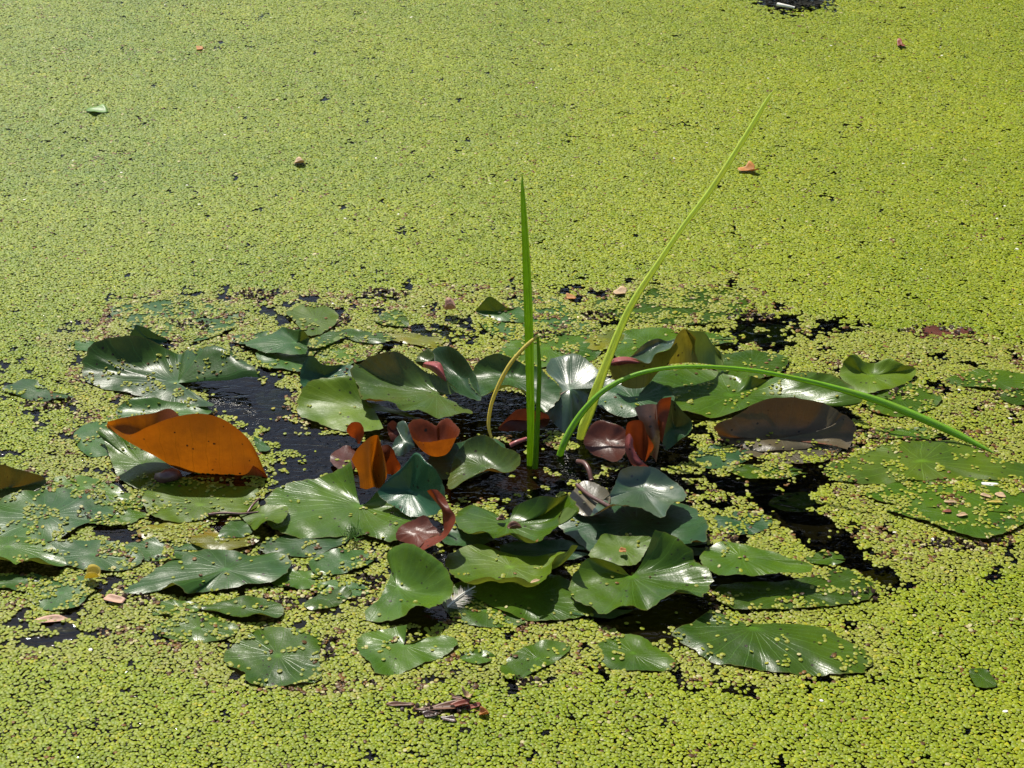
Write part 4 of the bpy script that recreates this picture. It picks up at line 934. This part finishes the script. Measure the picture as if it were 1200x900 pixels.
def sprig():
    vs, fs = [], []
    c = P(415, 628, .8)
    for k in range(90):
        a = random.uniform(0, 2 * pi); e = random.uniform(.2, 1.4); ln = random.uniform(.008, .021)
        b = Vector((random.gauss(0, .006), random.gauss(0, .009), random.uniform(0, .006)))
        d = Vector((cos(a) * cos(e), sin(a) * cos(e), sin(e)))
        s_ = d.cross(Vector((0, 0, 1))).normalized() * .0007
        i = len(vs); n_ = s_.cross(d).normalized() * .0007
        vs += [tuple(b - s_), tuple(b + s_), tuple(b + n_), tuple(b + d * ln)]
        fs += [(i, i + 1, i + 3), (i + 1, i + 2, i + 3), (i + 2, i, i + 3)]
    me = bpy.data.meshes.new('water_sprig'); me.from_pydata(vs, [], fs); me.uv_layers.new(name='UVMap')
    tag(link('water_sprig', me, MD['sprig'], loc=c), 'tuft of fine green needles at the front edge of the large heart-shaped leaf', 'water plant')
sprig()

# ------------------------------------------------------------------ duckweed
def inpoly(px, py, poly):
    inside = np.zeros(px.shape, bool)
    n = len(poly); j = n - 1
    for i in range(n):
        xi, yi = poly[i]; xj, yj = poly[j]
        if yi != yj:
            c = ((yi > py) != (yj > py)) & (px < (xj - xi) * (py - yi) / (yj - yi) + xi)
            inside ^= c
        j = i
    return inside

def vnoise(x, y, sc, seed):
    r = np.random.default_rng(seed)
    tab = r.random((256, 256))
    u, v = x * sc, y * sc
    i, j = np.floor(u).astype(int), np.floor(v).astype(int)
    fu, fv = u - i, v - j
    fu = fu * fu * (3 - 2 * fu); fv = fv * fv * (3 - 2 * fv)
    g = lambda a, b: tab[a % 256, b % 256]
    return (g(i, j) * (1 - fu) + g(i + 1, j) * fu) * (1 - fv) + (g(i, j + 1) * (1 - fu) + g(i + 1, j + 1) * fu) * fv

def hexgrid(x0, x1, y0, y1, p, jit):
    rows = int((y1 - y0) / (p * 0.866)); cols = int((x1 - x0) / p)
    X, Y = np.meshgrid(np.arange(cols) * p + x0, np.arange(rows) * p * 0.866 + y0)
    X = X + (np.arange(rows) % 2)[:, None] * p * 0.5
    X = X.ravel(); Y = Y.ravel()
    return X + rng.uniform(-jit, jit, X.shape) * p, Y + rng.uniform(-jit, jit, Y.shape) * p

PITCHM = 0.0046
X, Y = hexgrid(-1.6, 1.6, 1.5, 4.95, PITCHM, 0.36)
px, py = project(X, Y)
keep = (px > -90) & (px < 1290) & (py > -25) & (py < 965)
X, Y, px, py = X[keep], Y[keep], px[keep], py[keep]
# ragged borders: look the polygons up at jittered positions
jx = px + (vnoise(X, Y, 60, 1) - .5) * 34 + (vnoise(X, Y, 160, 2) - .5) * 14
jy = py + (vnoise(X, Y, 60, 3) - .5) * 20 + (vnoise(X, Y, 160, 4) - .5) * 8
dens = np.full(X.shape, 0.985)
COLONY = [(40,405),(110,365),(180,338),(290,340),(350,335),(450,345),(560,328),(640,335),(720,330),(800,322),(885,328),(945,375),(1030,385),(1230,402),(1230,655),(1060,690),(1030,790),(950,803),(800,795),(600,805),(480,805),(380,815),(250,805),(150,780),(-40,765),(-40,560),(55,525),(85,480),(70,430)]
col = inpoly(jx, jy, COLONY)
dens[col] = 0.92
ZONES = [
 (0.80, [(130,340),(300,335),(560,330),(900,330),(950,400),(700,430),(300,430),(130,400)]),
 (0.93, [(940,380),(1230,402),(1230,520),(1130,520),(1010,500),(1000,420)]),
 (0.93, [(40,405),(110,370),(100,470),(110,535),(0,545),(-60,540),(-60,405)]),
 (0.95, [(960,560),(1030,600),(1230,625),(1230,700),(1060,700),(1000,640)]),
 (0.90, [(380,720),(560,735),(800,770),(1030,720),(1030,800),(600,810),(380,815)]),
 (0.80, [(770,500),(960,520),(990,560),(940,600),(950,660),(880,640),(820,610),(790,570)]),
 (0.50, [(800,560),(860,560),(880,590),(820,600)]),
 (0.02, [(240,452),(305,425),(345,425),(352,500),(405,512),(410,540),(385,560),(330,580),(316,600),(200,582),(190,560),(310,558),(318,520),(290,500),(240,482)]),
 (0.55, [(318,440),(348,438),(350,500),(330,500),(312,462)]),
 (0.0,  [(296,585),(318,590),(312,612),(318,640),(262,652),(258,645),(300,636)]),
 (0.03, [(385,500),(470,480),(560,470),(700,480),(760,470),(830,480),(820,560),(800,600),(830,640),(700,660),(640,640),(600,600),(540,590),(420,600),(390,560)]),
 (0.0,  [(400,560),(430,560),(440,590),(420,595)]),
 (0.02, [(835,560),(905,540),(965,532),(985,560),(950,585),(965,605),(1000,625),(1020,650),(1070,688),(1040,690),(985,665),(945,640),(905,608),(850,588)]),
 (0.05, [(835,405),(870,378),(905,368),(938,372),(938,392),(915,410),(850,412)]),
 (0.05, [(935,392),(955,382),(1000,376),(1010,384),(960,396)]),
 (0.05, [(480,380),(520,388),(545,402),(520,404),(480,390)]),
 (0.0,  [(528,374),(545,366),(556,374),(545,384),(532,384)]),
 (0.03, [(696,690),(735,715),(800,718),(860,700),(850,726),(800,735),(780,750),(740,742),(700,725)]),
 (0.0,  [(372,580),(300,640),(290,600)]),
 (0.35, [(140,672),(180,676),(170,692),(140,698)]),
 (0.1,  [(140,676),(172,668),(185,676),(150,700)]),
 (0.66, [(-40,560),(160,566),(300,560),(420,600),(440,640),(420,700),(250,700),(150,690),(-40,690)]),
 (0.55, [(10,722),(80,735),(100,745),(60,765),(0,755)]),
 (0.0,  [(890,-40),(970,-40),(976,4),(966,14),(955,8),(950,22),(938,12),(928,20),(915,11),(905,17),(900,8),(884,10)]),
 (0.4,  [(500,823),(560,818),(562,836),(505,838)]),
]
ztag = np.zeros(X.shape, int)
for k, (d, poly) in enumerate(ZONES):
    mk = inpoly(jx, jy, poly)
    if d < 0.04:
        sel = mk
    else: sel = mk
    dens[sel] = d; ztag[sel] = k + 1
CLUMPS = [(341,533,13,4),(320,541,10,8),(308,545,6,8),(352,538,5,3),(345,552,14,3),(590,516,12,5),(657,508,16,9),(668,520,9,6),(650,520,8,4),(655,551,12,4),(712,548,12,4),(700,556,8,4),(672,566,9,3),(560,588,26,6),(535,582,14,5),(600,590,6,4),(390,508,14,3),(862,586,8,3),(965,597,16,6),(853,400,12,4),(880,407,14,4),(770,548,16,4),(800,550,20,6),(735,592,6,3)]
for cx, cy, rx, ry in CLUMPS:
    m_ = ((jx * .4 + px * .6 - cx) / rx) ** 2 + ((jy * .4 + py * .6 - cy) / ry) ** 2 < 1
    dens[m_] = 0.85
# clustering
cl = 0.60 * vnoise(X, Y, 42, 5) + 0.25 * vnoise(X, Y, 110, 6) + 0.15 * rng.random(X.shape)
srt = np.sort(cl[:: 50]); cl = np.searchsorted(srt, cl) / len(srt)       # uniform 0..1
farf = np.clip((330 - py) / 120, 0, 1)
holes = vnoise(X * .45, Y * 1.2, 55, 9) * .6 + vnoise(X, Y, 150, 10) * .4
big = vnoise(X, Y, 3.0, 12)
reg = vnoise(X * .7 + Y * .25, Y * 1.8 - X * .2, 2.6, 14) * .6 + vnoise(X * .8, Y * 2.5, 7, 15) * .4
streak = np.clip((reg - .60) * 6, 0, 1)
thin = np.where(col, 2.0, 0.885 + 0.03 * (big - .5) + 0.03 * farf - .12 * streak)
ok = (cl < dens)
ok &= ~(holes > thin)
lone = rng.random(X.shape) < 0.006
ok |= lone & (dens > 0.001) & (dens < .5)
# landing height on the leaves
tv, tf, tc_, off = [], [], [], 0
for o, v, f, cov in LEAVES:
    tv += [tuple(q) for q in v]
    flat_ = o.name.startswith('lily_pad')
    va = np.array(v); cxy = va[0]; zr = va[:, 2].max()
    rimR = {}
    for q in f:
        tf.append(tuple(off + i for i in q))
        if flat_ and zr < .009 and cov > 0.025:
            kk = (max(q) - 1) // max(1, (len(v) - 1) // 12)         # ring number
            tc_.append(min(.75, cov * 1.1 + (.25 if kk >= 11 else .10 if kk >= 9 else .01)))
        else: tc_.append(cov)
    off += len(v)
bvh = BVHTree.FromPolygons(tv, tf)
cl2 = 0.5 * vnoise(X, Y, 55, 25) + 0.2 * vnoise(X, Y, 130, 26) + 0.3 * rng.random(X.shape)
srt = np.sort(cl2[:: 50]); cl2 = np.searchsorted(srt, cl2) / len(srt)
Z = np.full(X.shape, 0.0008)
NX = np.zeros(X.shape); NY = np.zeros(X.shape)
cand = np.nonzero((px > -60) & (px < 1270) & (py > 325) & (py < 830))[0]
down = Vector((0, 0, -1))
for i in cand:
    hit = bvh.ray_cast(Vector((X[i], Y[i], 0.5)), down, 0.5)
    if hit[0] is not None:
        h = hit[0].z
        if h > 0.0009:
            n_ = hit[1] if hit[1].z > 0 else -hit[1]
            cov = tc_[hit[2]]
            if n_.z < 0.8 or h > .065: ok[i] = False; continue
            ok[i] = (cl2[i] < cov) if cov > .13 else (cl2[i] < cov * .75 or rng.random() < cov * .22)
            Z[i] = h + 0.0006; NX[i] = n_.x; NY[i] = n_.y
X, Y, Z, px, py, NX, NY, cl, holes, col, dens = [a[ok] for a in (X, Y, Z, px, py, NX, NY, cl, holes, col, dens)]
n = len(X)
print('fronds', n)
sc = rng.normal(1.0, 0.17, n).clip(.55, 1.4) * (.93 + .13 * np.clip((480 - py) / 250, 0, 1))
Zt = Z + rng.random(n) * 0.0013
tiltx = -NY + rng.normal(0, .12, n); tilty = NX + rng.normal(0, .12, n)
yaw = rng.uniform(0, 6.28, n)
# colours: fresh yellow-green to mid green, some brown, purple and bleached ones
big = vnoise(X, Y, 4, 31); mid = vnoise(X, Y, 25, 32)
side = np.clip((px - 150) / 900, 0, 1)          # left-to-right ramp: the sky's cool sheen is painted into the frond colours
t = (0.24 * big + 0.20 * mid + 0.46 * rng.random(n) + .13 * side)
c0 = np.array([0.095, 0.165, 0.005]); c1 = np.array([0.275, 0.312, 0.007])
colr = c0 + (c1 - c0) * t[:, None]
colr *= rng.normal(1, .11, n).clip(.6, 1.35)[:, None]
colr = colr + ((1 - side) ** 2 * np.clip((520 - py) / 300, 0.25, 1))[:, None] * np.array([.004, .010, .024])  # bluish sky sheen painted onto the left fronds
debris = vnoise(X, Y * 1.6, 22, 41) * .55 + vnoise(X, Y, 90, 42) * .45
pb = np.where(col, 0.02 + 0.55 * (debris > .66), 0.010 + 0.25 * (debris > .80))
tan_ = np.array([.30, .255, .085])
mixf = (np.where(col, .16, .03) + np.where(col, .30, .10) * rng.random(n) * (vnoise(X, Y, 30, 91) > .35))[:, None]
colr = colr * (1 - mixf) + tan_ * mixf
SPOTS = [(437,683,15,9),(420,705,20,7),(335,708,14,8),(190,657,15,8),(397,375,12,8),(640,395,28,5),(855,636,16,4),(1040,463,24,6),(1175,465,14,6),(385,762,9,17),(515,833,45,8),(92,600,34,8),(60,472,32,10),(345,673,20,8),(1130,638,55,7),(930,445,14,4),(615,800,22,5),(432,800,17,4),(235,382,30,7),(300,345,25,6),(1100,388,45,6),(880,372,30,5),(700,372,20,6),(905,702,35,6),(1010,700,20,6),(250,730,20,4),(160,705,22,7),(100,610,20,6),(450,345,30,6)]
spot = np.zeros(n, bool)
for cx, cy, rx, ry in SPOTS:
    spot |= (((px - cx) / rx) ** 2 + ((py - cy) / ry) ** 2) * (.6 + .8 * vnoise(X, Y, 120, 77)) < 1
pb = np.where(spot, .62, pb)
u = rng.random(n)
br = u < pb
k1 = rng.random(n)
colr[br & (k1 < .5)] = np.array([0.085, 0.043, 0.014])
colr[br & (k1 >= .5) & (k1 < .8)] = np.array([0.17, 0.085, 0.022])
colr[br & (k1 >= .8)] = np.array([0.42, 0.38, 0.17])
dk = br & spot & (k1 < .7)
colr[dk] = np.array([0.045, 0.028, 0.018]) * rng.uniform(.6, 1.6, (dk.sum(), 1))
tiltx[dk] += rng.normal(0, .6, dk.sum()); tilty[dk] += rng.normal(0, .6, dk.sum()); Zt[dk] += rng.random(dk.sum()) * .003
colr[rng.random(n) < .0002] = np.array([.75, .72, .6])
yl = rng.random(n) < 0.05
colr[yl & ~br] = colr[yl & ~br] * np.array([1.35, 1.12, 1.0])

def frond(name, asp, notch, dome, mat, seed):
    r = random.Random(seed)
    m = 10
    vs = [(0, 0, dome)]
    for q, zz in ((0.62, dome * .78), (1.0, 0.0)):
        for k in range(m):
            a = k / m * 2 * pi
            rr = q * (1 + notch * cos(a) + r.uniform(-.04, .04))
            vs.append((cos(a) * rr * .0031, sin(a) * rr * .0031 * asp, zz))
    fs = []
    for k in range(m):
        k2 = (k + 1) % m
        fs.append((0, 1 + k, 1 + k2)); fs.append((1 + k, 1 + m + k, 1 + m + k2, 1 + k2))
    me = bpy.data.meshes.new(name); me.from_pydata(vs, [], fs)
    me.polygons.foreach_set('use_smooth', [True] * len(fs))
    me.materials.append(mat)
    return bpy.data.objects.new(name, me)

def duck_mat():
    m, nt, out = new_mat('duckweed_frond')
    L = nt.links.new
    at = N(nt, 'ShaderNodeAttribute', attribute_name='tint', attribute_type='INSTANCER')
    p = N(nt, 'ShaderNodeBsdfPrincipled', Roughness=0.42); L(at.outputs['Color'], p.inputs['Base Color'])
    p.inputs['Specular IOR Level'].default_value = 0.16
    t_ = N(nt, 'ShaderNodeBsdfTranslucent'); L(at.outputs['Color'], t_.inputs[0])
    x = N(nt, 'ShaderNodeMixShader', Fac=0.22); L(p.outputs[0], x.inputs[1]); L(t_.outputs[0], x.inputs[2]); L(x.outputs[0], out.inputs[0])
    return m
DM = duck_mat()
fcol = bpy.data.collections.new('frond_shapes')        # not linked to the scene: shapes for the instances only
for i_, (asp, nch, dm) in enumerate(((.78, .12, .0006), (.86, .20, .0004), (.68, .08, .0007), (.92, .05, .0005))):
    fcol.objects.link(frond('frond_%d' % i_, asp, nch, dm, DM, i_))

def instancer(name, X, Y, Z, rot, scl, colr, coll, label, pick, ptype):
    me = bpy.data.meshes.new(name)
    n = len(X)
    me.vertices.add(n)
    me.vertices.foreach_set('co', np.stack([X, Y, Z], 1).astype(np.float32).ravel())
    for nm, ty, arr, key in (('rot', 'FLOAT_VECTOR', rot, 'vector'), ('scl', 'FLOAT', scl, 'value'), ('pick', 'INT', pick, 'value')):
        a = me.attributes.new(nm, ty, 'POINT')
        a.data.foreach_set(key, np.ascontiguousarray(arr, dtype=np.int32 if ty == 'INT' else np.float32).ravel())
    a = me.attributes.new('tint', 'FLOAT_COLOR', 'POINT')
    a.data.foreach_set('color', np.concatenate([colr, np.ones((n, 1))], 1).astype(np.float32).ravel())
    o = bpy.data.objects.new(name, me); C.objects.link(o)
    g = bpy.data.node_groups.new(name + '_nodes', 'GeometryNodeTree')
    g.interface.new_socket('Geometry', in_out='INPUT', socket_type='NodeSocketGeometry')
    g.interface.new_socket('Geometry', in_out='OUTPUT', socket_type='NodeSocketGeometry')
    gi = g.nodes.new('NodeGroupInput'); go = g.nodes.new('NodeGroupOutput')
    ci = g.nodes.new('GeometryNodeCollectionInfo'); ci.inputs[0].default_value = coll
    ci.inputs[1].default_value = True; ci.inputs[2].default_value = True
    ip = g.nodes.new('GeometryNodeInstanceOnPoints'); ip.inputs['Pick Instance'].default_value = True
    def attr(nm, ty):
        q = g.nodes.new('GeometryNodeInputNamedAttribute'); q.data_type = ty; q.inputs[0].default_value = nm
        return q.outputs[0]
    L = g.links.new
    L(gi.outputs[0], ip.inputs['Points']); L(ci.outputs[0], ip.inputs['Instance'])
    L(attr('pick', 'INT'), ip.inputs['Instance Index']); L(attr('scl', 'FLOAT'), ip.inputs['Scale'])
    er = g.nodes.new('FunctionNodeEulerToRotation'); L(attr('rot', 'FLOAT_VECTOR'), er.inputs[0]); L(er.outputs[0], ip.inputs['Rotation'])
    L(ip.outputs[0], go.inputs[0])
    md = o.modifiers.new('scatter', 'NODES'); md.node_group = g
    return tag(o, label, 'duckweed', kind='stuff')

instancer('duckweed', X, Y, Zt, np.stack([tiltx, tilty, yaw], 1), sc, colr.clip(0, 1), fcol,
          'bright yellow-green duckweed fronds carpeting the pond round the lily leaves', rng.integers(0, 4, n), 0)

# duckweed outside the picture: tiles of fronds, then a plain mat
def tile(seed):
    r = np.random.default_rng(seed)
    me = bpy.data.meshes.new('frond_tile')
    vs, fs = [], []
    m = 7
    for i in range(-4, 5):
        for j in range(-4, 5):
            cx, cy = i * .0056 + (j % 2) * .0028 + r.normal(0, .001), j * .0049 + r.normal(0, .001)
            b = len(vs); zz = r.random() * .001; s_ = r.normal(1, .12); a0 = r.random() * 6
            tx, ty = r.normal(0, .15, 2)
            vs.append((cx, cy, zz + .001))
            for k in range(m):
                a = a0 + k / m * 2 * pi
                ux, uy = cos(a) * .0033 * s_, sin(a) * .0029 * s_
                vs.append((cx + ux, cy + uy, zz + ux * tx + uy * ty))
            for k in range(m): fs.append((b, b + 1 + k, b + 1 + (k + 1) % m))
    me.from_pydata(vs, [], fs); me.materials.append(DM)
    me.polygons.foreach_set('use_smooth', [True] * len(fs))
    return bpy.data.objects.new('frond_tile_%d' % seed, me)
tcol = bpy.data.collections.new('frond_tiles')
for i_ in range(3): tcol.objects.link(tile(i_))
TX, TY = hexgrid(-3.6, 3.6, .5, 7.5, .045, .03)
a_, b_ = project(TX, TY)
kp = ~((a_ > -86) & (a_ < 1286) & (b_ > -22) & (b_ < 960))
TX, TY = TX[kp], TY[kp]; nT = len(TX)
print('tiles', nT)
tt = (0.4 * vnoise(TX, TY, 4, 31) + .6 * rng.random(nT))
instancer('duckweed', TX, TY, np.full(nT, .0006), np.stack([np.zeros(nT), np.zeros(nT), rng.integers(0, 6, nT) * pi / 3], 1), np.ones(nT),
          c0 + (c1 - c0) * tt[:, None], tcol, 'duckweed carpet beyond the frame', rng.integers(0, 3, nT), 1)
